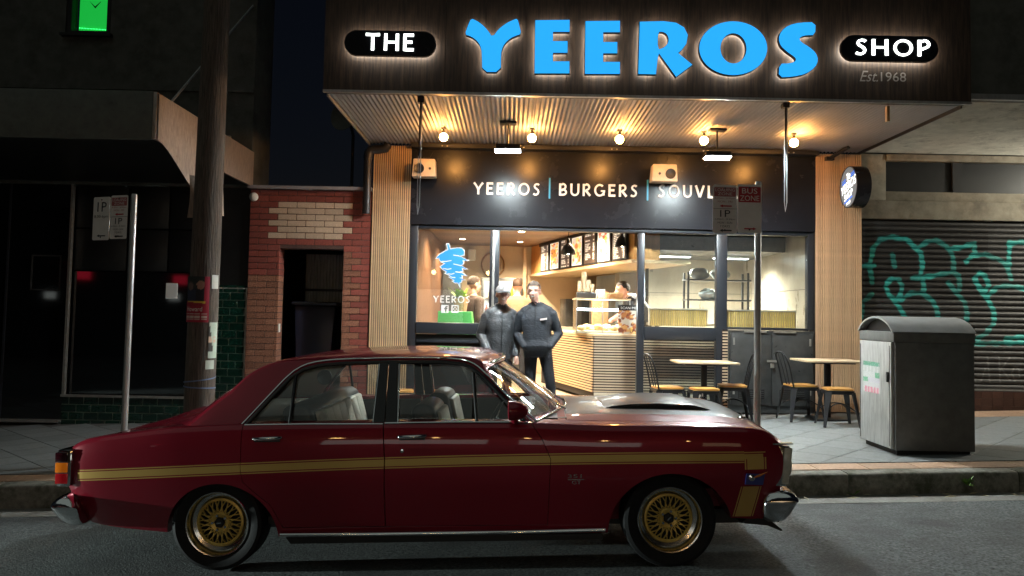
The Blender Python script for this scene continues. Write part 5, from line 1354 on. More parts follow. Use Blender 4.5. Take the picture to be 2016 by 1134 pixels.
def gh_mesh(ins, dx0=0., dx1=0., zlow=.86):
    a,b = gx[0]+dx0, gx[-1]-dx1
    mb = loft(lambda x: gh_half(x,ins,zlow),[v for v in gx if a <= v <= b])
    out = []
    for x,y,z in mb.v:      # bowed windscreen and back light
        k = (y/.7)**2
        if x > .1: x -= .165*k*min(1,(x-.1)/.28)*min(1,max(.0,(1.31-z)/.25)+.35)
        if x < -1.1: x += .12*k*min(1,(-1.1-x)/.4)
        out.append((x,y,z))
    mb.v = out; return mb.mesh('g')
outer = gh_mesh(0.); inner = gh_mesh(.035,.09,.10,.80)
for m_ in (outer,inner):
    for k in ('car_paint_plain','headliner'): m_.materials.append(MATS[k])
inner.polygons.foreach_set('material_index',[1]*len(inner.polygons))
shell = boolean(outer,inner,'DIFFERENCE',True)
DLO = [(-1.235,.895),(-1.10,1.055),(-.975,1.195),(-.90,1.245),(-.80,1.268),(-.66,1.278),(-.36,1.282),(0,1.277),(.14,1.262),(.20,1.235),(.265,1.185),(.41,1.040),(.545,.895)]
cut = MB(); cut.prism(DLO,'y',-1.2,1.2); shell = boolean(shell,cut.mesh('c'),'DIFFERENCE',True)
ws = MB(); ws.prism([(-.815,.915),(.815,.915),(.668,1.225),(.45,1.243),(-.45,1.243),(-.668,1.225)],'x',.12,1.3); wsm = ws.mesh('ws')
shell = boolean(shell,wsm,'DIFFERENCE',True)
rw = MB(); rw.prism([(-.62,.935),(.62,.935),(.50,1.215),(.35,1.225),(-.35,1.225),(-.50,1.215)],'x',-2.3,-1.05); rwm = rw.mesh('rw')
shell = boolean(shell,rwm,'DIFFERENCE',True)
smooth_me(shell,35); roof = link('roof',shell,car)
pane_o, pane_i = gh_mesh(.012,.02,.02,.85), gh_mesh(.016,.05,.05,.84)
pane = boolean(pane_o,pane_i,'DIFFERENCE')
cpart('windscreen',boolean(pane.copy(),wsm,'INTERSECT'),'car_glass'); cpart('rear_window',boolean(pane.copy(),rwm,'INTERSECT'),'car_glass')
BP = (-.425,-.255)
def side_cut(poly,y0,y1):
    m_ = MB(); m_.prism(poly,'y',y0,y1); return boolean(pane.copy(),m_.mesh('s'),'INTERSECT')
def clip(x0,x1):
    P = DLO; out = []; n = len(P)
    for X,keep in ((x0,lambda p: p[0] >= x0),(x1,lambda p: p[0] <= x1)):
        out = []
        for i in range(len(P)):
            a,b = P[i],P[(i+1)%len(P)]
            if keep(a): out.append(a)
            if keep(a) != keep(b):
                t = (X-a[0])/(b[0]-a[0]); out.append((X,a[1]+(b[1]-a[1])*t))
        P = out
    return P
for o,s_ in doors:
    y0,y1 = (-1.2,-.3) if s_ < 0 else (.3,1.2)
    rng_ = [(-1.236,-.955),(-.935,-.405)] if o.name.startswith('rear') else [(-.275,.205),(.225,.545)]
    for k,(a,b) in enumerate(rng_):
        cpart('door_glass' if (k == 1) == o.name.startswith('rear') else 'quarter_glass',side_cut(shrink(clip(a,b),.004),y0,y1),'car_glass',o)
    f_ = lambda z,ins=0.: (.872-ins-(z-.90)*.46)*s_
    # frames: pillar, divider and the black surround
    def bar(name,pts,r,m_,par): MB().tube([(x,f_(z)*1.002,z) for x,z in pts],r,8).build(name,m_,par,smooth=50)
    if o.name.startswith('rear'):
        mb = MB(); mb.prism([(-.415,.89),(-.345,.89),(-.350,1.285),(-.395,1.285)],'y',0,.03); mb.v = [(x,f_(z)+(y-.012)*-s_,z) for x,y,z in mb.v]; mb.build('pillar_frame','trim_black',o)
        bar('glass_divider',[(-.945,.90),(-.945,1.215)],.011,'trim_black',o)
        bar('window_channel',[(-.418,.90),(-.405,1.275)],.007,'chrome',o)
        bar('window_surround',[(x,z-.008) for x,z in DLO[:7]],.013,'trim_black',o)
    else:
        mb = MB(); mb.prism([(-.338,.89),(-.268,.89),(-.285,1.283),(-.342,1.285)],'y',0,.03); mb.v = [(x,f_(z)+(y-.012)*-s_,z) for x,y,z in mb.v]; mb.build('pillar_frame','trim_black',o)
        bar('glass_divider',[(.235,.90),(.205,1.20)],.011,'trim_black',o)
        bar('window_channel',[(-.262,.90),(-.275,1.275)],.007,'chrome',o)
        bar('window_surround',[(x,z-.008) for x,z in DLO[6:]],.013,'trim_black',o)
    # belt moulding
    a,b = (-1.225,-.352) if o.name.startswith('rear') else (-.340,.552)
    MB().tube([(a,s_*.888,.908),((a+b)/2,s_*.889,.909),(b,s_*.886,.902)],.006,6).build('belt_trim','chrome',o)
    hx = -1.155 if o.name.startswith('rear') else -.25
    MB().tube([(hx,s_*.925,.828),(hx+.012,s_*.950,.829),(hx+.085,s_*.955,.831),(hx+.158,s_*.950,.832),(hx+.172,s_*.925,.832)],[.011,.011,.012,.012,.010],8).build('handle','chrome',o,smooth=60)
    MB().box(hx+.005,hx+.165,min(s_*.916,s_*.926),max(s_*.916,s_*.926),.806,.830).build('handle_recess','trim_black',o)
    if o.name.startswith('front'): MB().lathe([(0,-.004),(.011,-.003),(.013,.01)],(-.228,s_*.925,.74),(0,-s_,0),12).build('key_lock','chrome',o)
# chrome drip rail around the side windows
for s_ in (-1,1):
    f_ = lambda z: (.872-(z-.90)*.46)*s_
    MB().tube([(x,f_(z)+s_*.004,z) for x,z in chaikin([(-1.262,.895),(-1.115,1.065),(-.985,1.215),(-.90,1.268),(-.80,1.290),(-.66,1.300),(-.36,1.303),(0,1.298),(.15,1.283),(.225,1.25),(.285,1.195),(.43,1.05),(.585,.895)],1)],.0065,6).build('drip_rail','chrome',car,smooth=60)
    MB().tube([(-1.008,s_*.868,.222),(-.5,s_*.872,.222),(.5,s_*.874,.228),(1.015,s_*.870,.236)],.012,8).build('sill_moulding','chrome',car,smooth=60)
    MB().prism([(-.95,.16),(1.0,.17),(1.0,.205),(-.98,.20)],'y',min(s_*.70,s_*.845),max(s_*.70,s_*.845)).build('sill','trim_black',car)
# windscreen surround
for nm,pts,r_ in (('windscreen_trim',[(.232,-.688,1.232),(.348,-.45,1.262),(.382,0,1.266),(.348,.45,1.262),(.232,.688,1.232)],.011),('windscreen_trim',[(.602,-.850,.902),(.70,-.60,.918),(.80,-.30,.922),(.815,0,.924),(.80,.30,.922),(.70,.60,.918),(.602,.85,.902)],.010),
                  ('windscreen_trim',[(.232,-.690,1.232),(.42,-.775,1.06),(.600,-.850,.905)],.010),('windscreen_trim',[(.232,.690,1.232),(.42,.775,1.06),(.600,.850,.905)],.010)):
    MB().tube(chaikin(pts,2),r_,8).build(nm,'chrome',car,smooth=60)
MB().box(.60,.80,-.72,.72,.885,.905).build('cowl','trim_black',car)
# ---- bonnet scoop, pins, wipers
sz = lambda x,h_: smooth_tab(T_zt,x)-.012+h_
sc = MB(); top = [(1.05,.004),(1.12,.024),(1.25,.042),(1.42,.050),(1.60,.050),(1.68,.045),(1.80,.010)]
V = []
for x,h_ in top:
    w_ = .335 if x < 1.79 else .30
    V += [(x,-w_-.02,sz(x,-.01)),(x,-w_-.012,sz(x,h_*.80)),(x,-w_+.03,sz(x,h_)),(x,0,sz(x,h_+.006)),(x,w_-.03,sz(x,h_)),(x,w_+.012,sz(x,h_*.80)),(x,w_+.02,sz(x,-.01))]
sc.add(V,[(i*7+k,(i+1)*7+k,(i+1)*7+k+1,i*7+k+1) for i in range(len(top)-1) for k in range(6)]+[tuple(range(7))]); sco = sc.build('bonnet_scoop','hood_black',car,smooth=25)
for s_ in (-1,1):
    mb = MB(); mb.prism([(1.10,sz(1.10,.004)),(1.30,sz(1.30,.030)),(1.60,sz(1.60,.037)),(1.79,sz(1.79,.006)),(1.60,sz(1.6,-.004))],'y',min(s_*.350,s_*.362),max(s_*.350,s_*.362)); mb.build('scoop_mouth','wheel_dark',sco)
for y in (-.62,.62):
    MB().lathe([(0,.035),(.006,.034),(.007,.012),(.026,.008),(.028,0)],(1.93,y,smooth_tab(T_zt,1.93)-.004),(0,0,1),14).build('bonnet_pin','chrome',car,smooth=40)
for y,dy in ((-.42,.36),(.12,.36)):
    MB().tube([(.80,y,.928),(.74,y+.05,.955),(.70,y+dy*.5,.975),(.66,y+dy,.985)],.007,6).build('wiper','chrome',car)
    MB().tube([(.735,y-.06,.955),(.71,y+.1,.972),(.655,y+dy+.08,.99)],.006,6).build('wiper_blade','trim_black',car)
# ---- mirror
mir = MB(); mir.lathe([(.0,-.085),(.028,-.075),(.048,-.045),(.058,.0),(.060,.035),(.052,.04),(.0,.04)],(.475,-.985,.985),(-1,0,.0),18); mo = mir.build('door_mirror','car_paint_plain',car,smooth=50)
MB().tube([(.475,-.965,.945),(.470,-.90,.915)],[.018,.024],10).build('mirror_stem','car_paint_plain',mo,smooth=50); MB().lathe([(0,.0405),(.050,.0405)],(.475,-.985,.985),(-1,0,0),18).build('mirror_glass','chrome',mo)
# ---- tail
for s_ in (-1,1):
    ya,yb = (-.868,-.50) if s_ < 0 else (.50,.868)
    bz_ = MB(); bz_.prism([(-2.432,.535),(-2.348,.535),(-2.338,.765),(-2.428,.765)],'y',ya,yb); tl = bz_.build('tail_lamp','chrome',car,bevel=.006)
    e0,e1 = ya-.004,yb+.004
    for z0,z1,m_ in ((.690,.748,'lens_dark_red'),(.622,.684,'lens_amber'),(.552,.616,'lens_red')):
        MB().prism([(-2.446,z0),(-2.366,z0),(-2.362,z1),(-2.444,z1)],'y',e0,e1).build('lens',m_,tl,bevel=.004)
mb = MB(); bp = [(-2.462,.420),(-2.450,.452),(-2.405,.482),(-2.335,.470),(-2.290,.395),(-2.258,.300),(-2.290,.284),(-2.375,.292),(-2.43,.35)]
def bumper(P, xin, hw):
    """pressed chrome blade: the ends close on a horizontal ridge so that the upper half looks up and the lower half down"""
    E_ = [(-hw-.034,.10,.86),(-hw-.028,.42,.92),(-hw-.014,.74,.97),(-hw+.008,.93,.99),(-hw+.05,1.,1.)]; mid = [(-hw*.5,1.,1.),(0,1.,1.),(hw*.5,1.,1.)]
    S_ = E_+mid+[(-y,kz,kx) for y,kz,kx in E_[::-1]]; cx = sum(p[0] for p in P)/len(P); zs_ = [p[1] for p in P]; cz = min(zs_)+.66*(max(zs_)-min(zs_)); n = len(P); V = []
    for y,kz,kx in S_:
        bow = .022*(1-(abs(y)/hw)**2)*xin if abs(y) < hw else 0
        for x,z in P: V.append((cx+(x-cx)*kx+bow, y, cz+(z-cz)*kz))
    F = [(i*n+k,i*n+(k+1)%n,(i+1)*n+(k+1)%n,(i+1)*n+k) for i in range(len(S_)-1) for k in range(n)]+[tuple(range(n)),tuple(reversed(range((len(S_)-1)*n,len(S_)*n)))]
    m_ = MB(); m_.add(V,F); return m_
bumper(chaikin(bp,1,True),-1,.875).build('rear_bumper','chrome',car,smooth=40)
MB().box(-2.40,-2.37,-.48,.48,.56,.74).build('tail_panel','trim_black',car)
for y in (-.55,-.47): MB().lathe([(.022,0),(.022,.25),(.026,.25),(.026,0)],(-2.40,y,.245),(1,0,0),12,closed=True).build('exhaust_tip','chrome',car,smooth=40)
# ---- nose
fbp = [(1.985,.268),(2.085,.262),(2.13,.290),(2.198,.400),(2.190,.435),(2.150,.462),(2.03,.470),(1.985,.440),(1.972,.35)]
bumper(chaikin(fbp,1,True),1,.88).build('front_bumper','chrome',car,smooth=40)
MB().prism([(1.86,.255),(2.02,.24),(2.10,.205),(2.112,.21),(2.03,.275),(1.9,.29)],'y',-.82,.82).build('front_spoiler','trim_black',car)
MB().box(2.105,2.142,-.56,.56,.50,.72).build('grille','trim_black',car)
for k in range(7): MB().box(2.1425,2.150,-.55,.55,.515+k*.03,.522+k*.03).build('grille_bar','chrome',car)
for s_ in (-1,1):
    ya,yb = (-.872,-.58) if s_ < 0 else (.58,.872)
    hl_ = MB().prism([(2.035,.490),(2.128,.488),(2.158,.730),(2.06,.740)],'y',ya,yb).build('headlamp_surround','chrome',car,bevel=.006)
    cl = MB(); cl.prism([(2.098,.500),(2.142,.498),(2.176,.722),(2.124,.724)],'y',ya-.006,yb+.02); cl.build('corner_lens','lens_white',hl_,bevel=.008)
    for yy in (s_*.80,s_*.655): MB().lathe([(0,.012),(.04,.008),(.065,.0),(.072,-.01)],(2.168,yy,.61),(1,0,0),20).build('headlamp','lens_white',hl_,smooth=50)
    MB().box(2.05,2.175,min(s_*.84,s_*.885),max(s_*.84,s_*.885),.742,.752).build('lamp_brow','chrome',hl_)
# ---- badges
mb = MB(); text_flat(mb,'351',.79,.875,.566,.588,-.935); mb.box(.79,.888,-.938,-.934,.555,.559); text_flat(mb,'GT',.815,.87,.528,.550,-.935); mb.build('badge','chrome',car)
fl2 = MB().prism([(1.862,.515),(1.97,.510),(1.985,.575),(1.875,.58)],'y',-.932,-.924).build('fender_badge','badge_blue',car)
MB().prism([(1.885,.548),(1.955,.575),(2.0,.590),(1.95,.560)],'y',-.936,-.9325).build('badge_flash','badge_orange',fl2); MB().lathe([(0,-.004),(.02,0)],(1.905,-.934,.555),(0,1,0),10).build('badge_emblem','chrome',fl2)
# ---- cabin
MB().box(-1.35,.70,-.76,.76,.26,.31).build('floor_pan','seat_black',car)
def seat(name,x,y,w_,parent=car,back=.16,ztop=1.0,lean=.22,cush=.5):
    b = MB(); b.prism([(x-.02,.55),(x+back-.03,.50),(x+back-lean,ztop-.03),(x+back-lean-.05,ztop),(x-lean+.03,ztop-.005),(x-lean,ztop-.05)],'y',y-w_/2,y+w_/2)
    so = b.build(name,'seat_black',parent,bevel=.035,seg=3)
    c_ = MB(); c_.box(x+.02,x+cush,y-w_/2,y+w_/2,.42,.57); c_.build('cushion','seat_black',so,bevel=.04,seg=3)
    n_ = 7; ww = (w_-.10)/n_
    for i in range(n_):
        p = MB(); p.prism([(x+back-.025,.56),(x+back-.008,.565),(x+back-lean+.035,ztop-.06),(x+back-lean+.008,ztop-.05)],'y',y-w_/2+.05+ww*i+.003,y-w_/2+.05+ww*(i+1)-.003); p.build('pleat','seat_cream',so,bevel=.007,seg=2)
    return so
seat('front_seat',-.10,-.39,.52,ztop=.995,lean=.12); seat('front_seat',-.10,.39,.52,ztop=.995,lean=.12)
seat('rear_seat',-.92,0,1.38,ztop=1.005,lean=.14,back=.20)
MB().box(-1.62,-1.07,-.66,.66,.895,.915).build('parcel_shelf','headliner',car)
MB().prism([(.42,.60),(.62,.70),(.70,.90),(.48,.90),(.40,.80)],'y',-.74,.74).build('dashboard','seat_black',car,bevel=.02)
st_w = MB(); cc = Vector((.30,-.38,.86)); ax = Vector((-.85,0,.5)).normalized(); u_ = Vector((0,1,0)); v_ = ax.cross(u_)
st_w.tube([tuple(cc+(u_*math.cos(2*math.pi*i/28)+v_*math.sin(2*math.pi*i/28))*.185) for i in range(28)],.012,8,closed=True); swo = st_w.build('steering_wheel','seat_black',car,smooth=60)
for a in (0,120,240): MB().tube([tuple(cc-ax*.03),tuple(cc+(u_*math.cos(R(a+90))+v_*math.sin(R(a+90)))*.18)],.009,6).build('wheel_spoke','chrome',swo)
MB().tube([tuple(cc-ax*.02),tuple(cc-ax*.25)],.025,10).build('column','seat_black',swo)
MB().lathe([(0,-.01),(.035,-.008),(.06,.0),(.062,.01)],(-1.12,.60,1.085),(0,1,0),20).build('pillar_speaker','seat_black',car,smooth=40)
MB().box(.36,.385,-.11,.11,1.165,1.215).build('rear_view_mirror','seat_black',car,bevel=.008)
for s_ in (-1,1):
    for a,b in ((-1.2,-.36),(-.33,.55)): MB().box(a,b,min(s_*.742,s_*.764),max(s_*.742,s_*.764),.36,.885).build('door_card','seat_black',car)
# ---- wheels
TYR = [(.200,.09),(.225,.104),(.262,.110),(.282,.100),(.289,.080),(.2895,.04),(.2895,0),(.2895,-.04),(.289,-.08),(.282,-.100),(.262,-.11),(.225,-.104),(.200,-.09)]
tyre_me = MB().lathe(TYR,(0,0,0),(0,-1,0),64,closed=True).mesh('tyre',smooth=35,mats=('tyre_rubber',))
groove = MB()
for y in (-.05,0,.05): groove.lathe([(.2898,y-.004),(.2902,y),(.2898,y+.004)],(0,0,0),(0,-1,0),64)
RIMP = [(.203,.096),(.199,.100),(.192,.098),(.188,.088),(.182,.070),(.178,.040),(.150,.030),(.146,.0),(.146,-.09),(.195,-.095),(.203,-.09)]
rim_me = MB().lathe(RIMP,(0,0,0),(0,-1,0),56,closed=True).mesh('wheel',smooth=35,mats=('rim_polish',))
disc_me = MB().lathe([(0,-.03),(.150,-.03),(.150,-.02),(0,-.02)],(0,0,0),(0,-1,0),32).mesh('brake_disc',mats=('wheel_dark',))
lip_me = MB().lathe([(.150,.034),(.150,.046),(.138,.050),(.132,.044),(.134,.030)],(0,0,0),(0,-1,0),48,closed=True).mesh('gold_ring',smooth=40,mats=('rim_gold',))
def bar_me(r0,a0,r1,a1,h0,h1,w_,t_=.010):
    p = lambda r,a: Vector((r*math.sin(R(a)),0,r*math.cos(R(a))))
    a,b = p(r0,a0),p(r1,a1); d_ = (b-a).normalized(); s_ = d_.cross(Vector((0,1,0)))*w_/2
    m_ = MB(); V = [a+s_+Vector((0,-h0,0)),a-s_+Vector((0,-h0,0)),b-s_+Vector((0,-h1,0)),b+s_+Vector((0,-h1,0))]
    m_.add(V+[v+Vector((0,t_*1.6,0)) for v in V],[(0,1,2,3),(7,6,5,4),(0,4,5,1),(1,5,6,2),(2,6,7,3),(3,7,4,0)]); return m_.mesh('spoke',mats=('rim_gold',),bevel=.0015,seg=1)
NS = 20; sp_me = []
sp_me = [bar_me(.058,0,.100,10,.052,.060,.0062),bar_me(.058,0,.100,-10,.052,.060,.0062),bar_me(.100,10,.140,4.0,.060,.044,.0058),bar_me(.100,10,.140,16.0,.060,.044,.0058)]
hub_me = MB().lathe([(.062,.030),(.064,.050),(.056,.058),(.034,.050),(.034,.040),(0,.040)],(0,0,0),(0,-1,0),32).mesh('hub',smooth=40,mats=('rim_gold',))
cap_me = MB().lathe([(.033,.042),(.034,.060),(.028,.066),(0,.068)],(0,0,0),(0,-1,0),6).mesh('centre_cap',smooth=20,mats=('wheel_dark',))
mk_me = MB().box(-.004,.004,-.0695,-.0685,-.014,.014).mesh('cap_mark',mats=('chrome',))
nut_me = MB().lathe([(.010,.050),(.010,.064),(.0075,.067),(0,.067)],(0,0,0),(0,-1,0),6).mesh('lug_nut',mats=('chrome',))
fnut_me = MB().lathe([(.0045,.046),(.004,.054),(0,.055)],(0,0,0),(0,-1,0),6).mesh('rim_bolt',mats=('rim_gold',))
for wx in (-1.41,1.41):
    for s_ in (-1,1):
        w_ = bpy.data.objects.new('wheel',rim_me); COL.objects.link(w_); w_.parent = car; ORG[w_] = Vector((0,0,0)); w_.location = (wx,s_*.765,.289)
        w_.rotation_euler = (0,random.uniform(0,1),0 if s_ < 0 else math.pi)
        if wx > 0: w_.rotation_euler = (0,.3,(0 if s_ < 0 else math.pi)+R(3))
        def sub(n_,me,rot=0.,loc=(0,0,0)):
            c_ = bpy.data.objects.new(n_,me); COL.objects.link(c_); c_.parent = w_; c_.rotation_euler = (0,rot,0); c_.location = loc
        sub('tyre',tyre_me); sub('brake_disc',disc_me); sub('gold_ring',lip_me); sub('hub',hub_me); sub('centre_cap',cap_me); sub('cap_mark',mk_me,.5)
        for k in range(NS):
            for me in sp_me: sub('spoke',me,2*math.pi*k/NS)
        for k in range(20): a = 2*math.pi*k/20; sub('rim_bolt',fnut_me,0,(.143*math.sin(a),0,.143*math.cos(a)))
        for k in range(5): a = 2*math.pi*k/5; sub('lug_nut',nut_me,0,(.045*math.sin(a),0,.045*math.cos(a)))
# wheel wells and underbody
MB().box(-2.2,1.95,-.48,.48,.17,.26).build('underbody','trim_black',car)
# ================================================================ people
from mathutils.kdtree import KDTree
def mk_cloth(name,col,rough,scale,strg,quilt=0.):
    m = mat(name,col,rough,noise=(6,.2)); N = m.node_tree.nodes; L = m.node_tree.links; b = N['Principled BSDF']
    tc = N.new('ShaderNodeTexCoord'); mp = N.new('ShaderNodeMapping'); mp.inputs['Scale'].default_value = (1,1,1.7); L.new(tc.outputs['Object'],mp.inputs['Vector'])
    n = N.new('ShaderNodeTexNoise'); n.inputs['Scale'].default_value = scale; n.inputs['Detail'].default_value = 3; n.inputs['Distortion'].default_value = 2.2; L.new(mp.outputs[0],n.inputs['Vector'])
    bp_ = N.new('ShaderNodeBump'); bp_.inputs['Strength'].default_value = strg; bp_.inputs['Distance'].default_value = .018; L.new(n.outputs['Fac'],bp_.inputs['Height'])
    last = bp_
    if quilt:
        w = N.new('ShaderNodeTexWave'); w.bands_direction = 'Z'; w.inputs['Scale'].default_value = quilt; w.inputs['Distortion'].default_value = 1.2; w.inputs['Detail'].default_value = 1; L.new(tc.outputs['Object'],w.inputs['Vector'])
        b2 = N.new('ShaderNodeBump'); b2.inputs['Strength'].default_value = .25; b2.inputs['Distance'].default_value = .02; L.new(w.outputs['Fac'],b2.inputs['Height']); L.new(bp_.outputs[0],b2.inputs['Normal']); last = b2
    L.new(last.outputs[0],b.inputs['Normal']); return m
mk_cloth('jacket_charcoal',(.050,.053,.058),.42,12,.45,1.6); mk_cloth('jacket_navy',(.020,.024,.032),.8,10,.45); mk_cloth('trousers_dark',(.006,.007,.012),.85,9,.45)
mk_cloth('coat_brown',(.07,.04,.028),.75,8,.5); mk_cloth('coat_tan',(.20,.13,.075),.8,8,.5); mk_cloth('shirt_black',(.010,.010,.011),.7,9,.5)
mat('skin',(.60,.35,.27),.5,noise=(14,.1)); mat('skin_dark',(.60,.34,.26),.5,noise=(14,.1)); mat('shoe',(.015,.014,.013),.5)
mat('hair_grey',(.07,.05,.038),.7,noise=(60,.5),bump=(90,.8,.01)); mat('hair_ginger',(.04,.02,.01),.7,noise=(60,.5),bump=(90,.8,.01)); mat('hair_black',(.015,.012,.010),.6,noise=(60,.4),bump=(90,.8,.01))
mat('cap_grey',(.26,.26,.26),.8,noise=(40,.15)); mat('cap_brim_dark',(.05,.05,.052),.8); mat('teeth',(.8,.78,.72),.3); mat('eye_dark',(.10,.07,.055),.3); mat('lip',(.36,.12,.09),.5); mat('logo_white',(.75,.62,.60),.6)
def person(name,label,loc,rz,pieces,mats_,k=1.,voxel=.011,lean=None):
    """pieces: ('c',a,b,ra,rb,m[,flat]) tapered capsule, ('e',c,(rx,ry,rz),m) ellipsoid, ('l',[(z,cx,cy,rx,ry)..],m) elliptical loft. Figure faces -y."""
    big_ = MB(); kd_pts = []
    for p in pieces:
        mb = MB()
        if p[0] == 'c':
            a,b = Vector(p[1]),Vector(p[2]); n_ = 6; ra,rb = p[3],p[4]; d_ = (b-a).normalized()
            path = [a-d_*ra*.8,a-d_*ra*.45]+[a+(b-a)*i/n_ for i in range(n_+1)]+[b+d_*rb*.45,b+d_*rb*.8]
            rs = [ra*.45,ra*.85]+[ra+(rb-ra)*i/n_ for i in range(n_+1)]+[rb*.85,rb*.45]
            mb.tube(path,rs,12)
        elif p[0] == 'e': mb.sphere(p[1],1.,16,12,p[2])
        else:
            V = []; n_ = 20; R_ = p[1]
            for z,cx,cy,rx,ry in R_:
                for i in range(n_):
                    t = 2*math.pi*i/n_; c_,s_ = math.cos(t),math.sin(t); e = .82
                    V.append((cx+rx*abs(c_)**e*(1 if c_ > 0 else -1),cy+ry*abs(s_)**e*(1 if s_ > 0 else -1),z))
            F = [(i*n_+j,i*n_+(j+1)%n_,(i+1)*n_+(j+1)%n_,(i+1)*n_+j) for i in range(len(R_)-1) for j in range(n_)]+[tuple(reversed(range(n_))),tuple(range((len(R_)-1)*n_,len(R_)*n_))]
            mb.add(V,F)
        m_ = p[5] if p[0] == 'c' else p[3] if p[0] == 'e' else p[2]
        for f in mb.f:
            c_ = sum((Vector(mb.v[i]) for i in f),Vector())/len(f); kd_pts.append((c_,m_))
        kd_pts += [(Vector(v),m_) for v in mb.v]
        big_.add(mb.v,mb.f)
    me = big_.mesh('body')
    def st(o):
        r = o.modifiers.new('r','REMESH'); r.mode = 'VOXEL'; r.voxel_size = voxel
        s_ = o.modifiers.new('s','SMOOTH'); s_.factor = .5; s_.iterations = 3
    me = evaluated(me,st); me.materials.clear()
    kd = KDTree(len(kd_pts))
    for i,(c_,m_) in enumerate(kd_pts): kd.insert(c_,i)
    kd.balance()
    for m_ in mats_: me.materials.append(MATS[m_])
    me.polygons.foreach_set('material_index',[kd_pts[kd.find(p.center)[1]][1] for p in me.polygons]); smooth_me(me,180)
    o = link(name,me); o.location = loc; o.rotation_euler = (0,0,rz); o.scale = (k,k,k); tag(o,label,'person'); ORG[o] = Vector((0,0,0)); return o
HS = 1.07
def head_pieces(c, skin):
    P = [('e',(0,.008,.035),(.077,.098,.090)),('e',(0,-.022,-.040),(.061,.068,.074)),('e',(0,-.052,-.090),(.036,.034,.027)),
         ('c',(0,-.086,.010),(0,-.112,-.028),.010,.014),('e',(-.031,-.068,-.022),(.023,.020,.021)),('e',(.031,-.068,-.022),(.023,.020,.021)),
         ('e',(0,-.079,.032),(.050,.016,.010)),('e',(-.078,.01,-.005),(.012,.022,.034)),('e',(.078,.01,-.005),(.012,.022,.034))]
    out = []; f = lambda p: (c[0]+p[0]*HS,c[1]+p[1]*HS,c[2]+p[2]*HS)
    for p in P:
        if p[0] == 'e': out.append(('e',f(p[1]),tuple(v*HS for v in p[2]),skin))
        else: out.append(('c',f(p[1]),f(p[2]),p[3]*HS,p[4]*HS,skin))
    return out
def face(o, c, hair, smile=True, cap=False):
    f = lambda x,y,z: (c[0]+x*HS,c[1]+y*HS,c[2]+z*HS)
    for s_ in (-1,1):
        MB().sphere(f(s_*.030,-.080,.010),.0095*HS,10,6,(1.25,.6,.5)).build('eye','eye_dark',o,smooth=180)
        MB().tube([f(s_*.014,-.0955,.031),f(s_*.032,-.093,.035),f(s_*.050,-.081,.029)],.0032,6).build('eyebrow',hair,o)
    MB().tube(chaikin([f(-.027,-.078,-.050),f(-.012,-.0895,-.058),f(.012,-.0895,-.058),f(.027,-.078,-.050)],1),.0055,6).build('lips','lip',o)
    if smile: MB().tube(chaikin([f(-.021,-.086,-.051),f(0,-.095,-.056),f(.021,-.086,-.051)],1),.0052,6).build('teeth','teeth',o)
    h = MB(); n_,m_ = 24,12; V = []; q_ = random.Random(3)
    for i in range(m_+1):
        a = math.pi/2*i/m_*1.25
        for j in range(n_):
            t = 2*math.pi*j/n_; fr = -math.sin(t)
            lim = .60 if fr > .5 else (1.0 if fr < -.2 else .80)
            aa = a*lim; r_ = 1+q_.uniform(-.02,.035); V.append(f(.083*math.sin(aa)*math.cos(t)*r_,.010+.105*math.sin(aa)*math.sin(t)*r_,.038+.099*math.cos(aa)*r_))
    F = [(i*n_+j,i*n_+(j+1)%n_,(i+1)*n_+(j+1)%n_,(i+1)*n_+j) for i in range(m_) for j in range(n_)]
    h.add(V,F); h.build('hair',hair,o,smooth=180)
    if cap:
        d_ = MB(); V = []
        for i in range(9):
            a = math.pi/2*i/8
            for j in range(24):
                t = 2*math.pi*j/24; V.append(f(.090*math.sin(a)*math.cos(t),.006+.112*math.sin(a)*math.sin(t),.046+.092*math.cos(a)))
        d_.add(V,[(i*24+j,i*24+(j+1)%24,(i+1)*24+(j+1)%24,(i+1)*24+j) for i in range(8) for j in range(24)]); co = d_.build('cap','cap_grey',o,smooth=180)
        b_ = MB(); V = []
        for i in range(9):
            t = R(198+144*i/8)
            V += [f(.088*math.cos(t),.004+.110*math.sin(t),.052),f(.088*math.cos(t),.004+.110*math.sin(t)-.075*max(0,-math.sin(t))**.6,.036-.012*abs(math.cos(t)))]
        b_.add(V,[(2*i,2*i+1,2*i+3,2*i+2) for i in range(8)]); b_.v += [(p[0],p[1],p[2]-.005) for p in V]; b_.f += [tuple(q_+18 for q_ in reversed(g)) for g in b_.f]; b_.mi += [0]*8
        b_.build('cap_brim','cap_brim_dark',co,smooth=60)
def legs(spread=.105, m=1, shoe=3, step=0.):
    P = []
    for s_ in (-1,1):
        P += [('c',(s_*.088,.0,.94),(s_*spread,-.005,.52),.092,.066,m),('c',(s_*spread,-.005,.52),(s_*(spread+.01),.02,.10),.064,.050,m),('c',(s_*(spread+.01),.04,.045),(s_*(spread+.03),-.13,.035),.045,.038,shoe)]
    return P
SK = 2
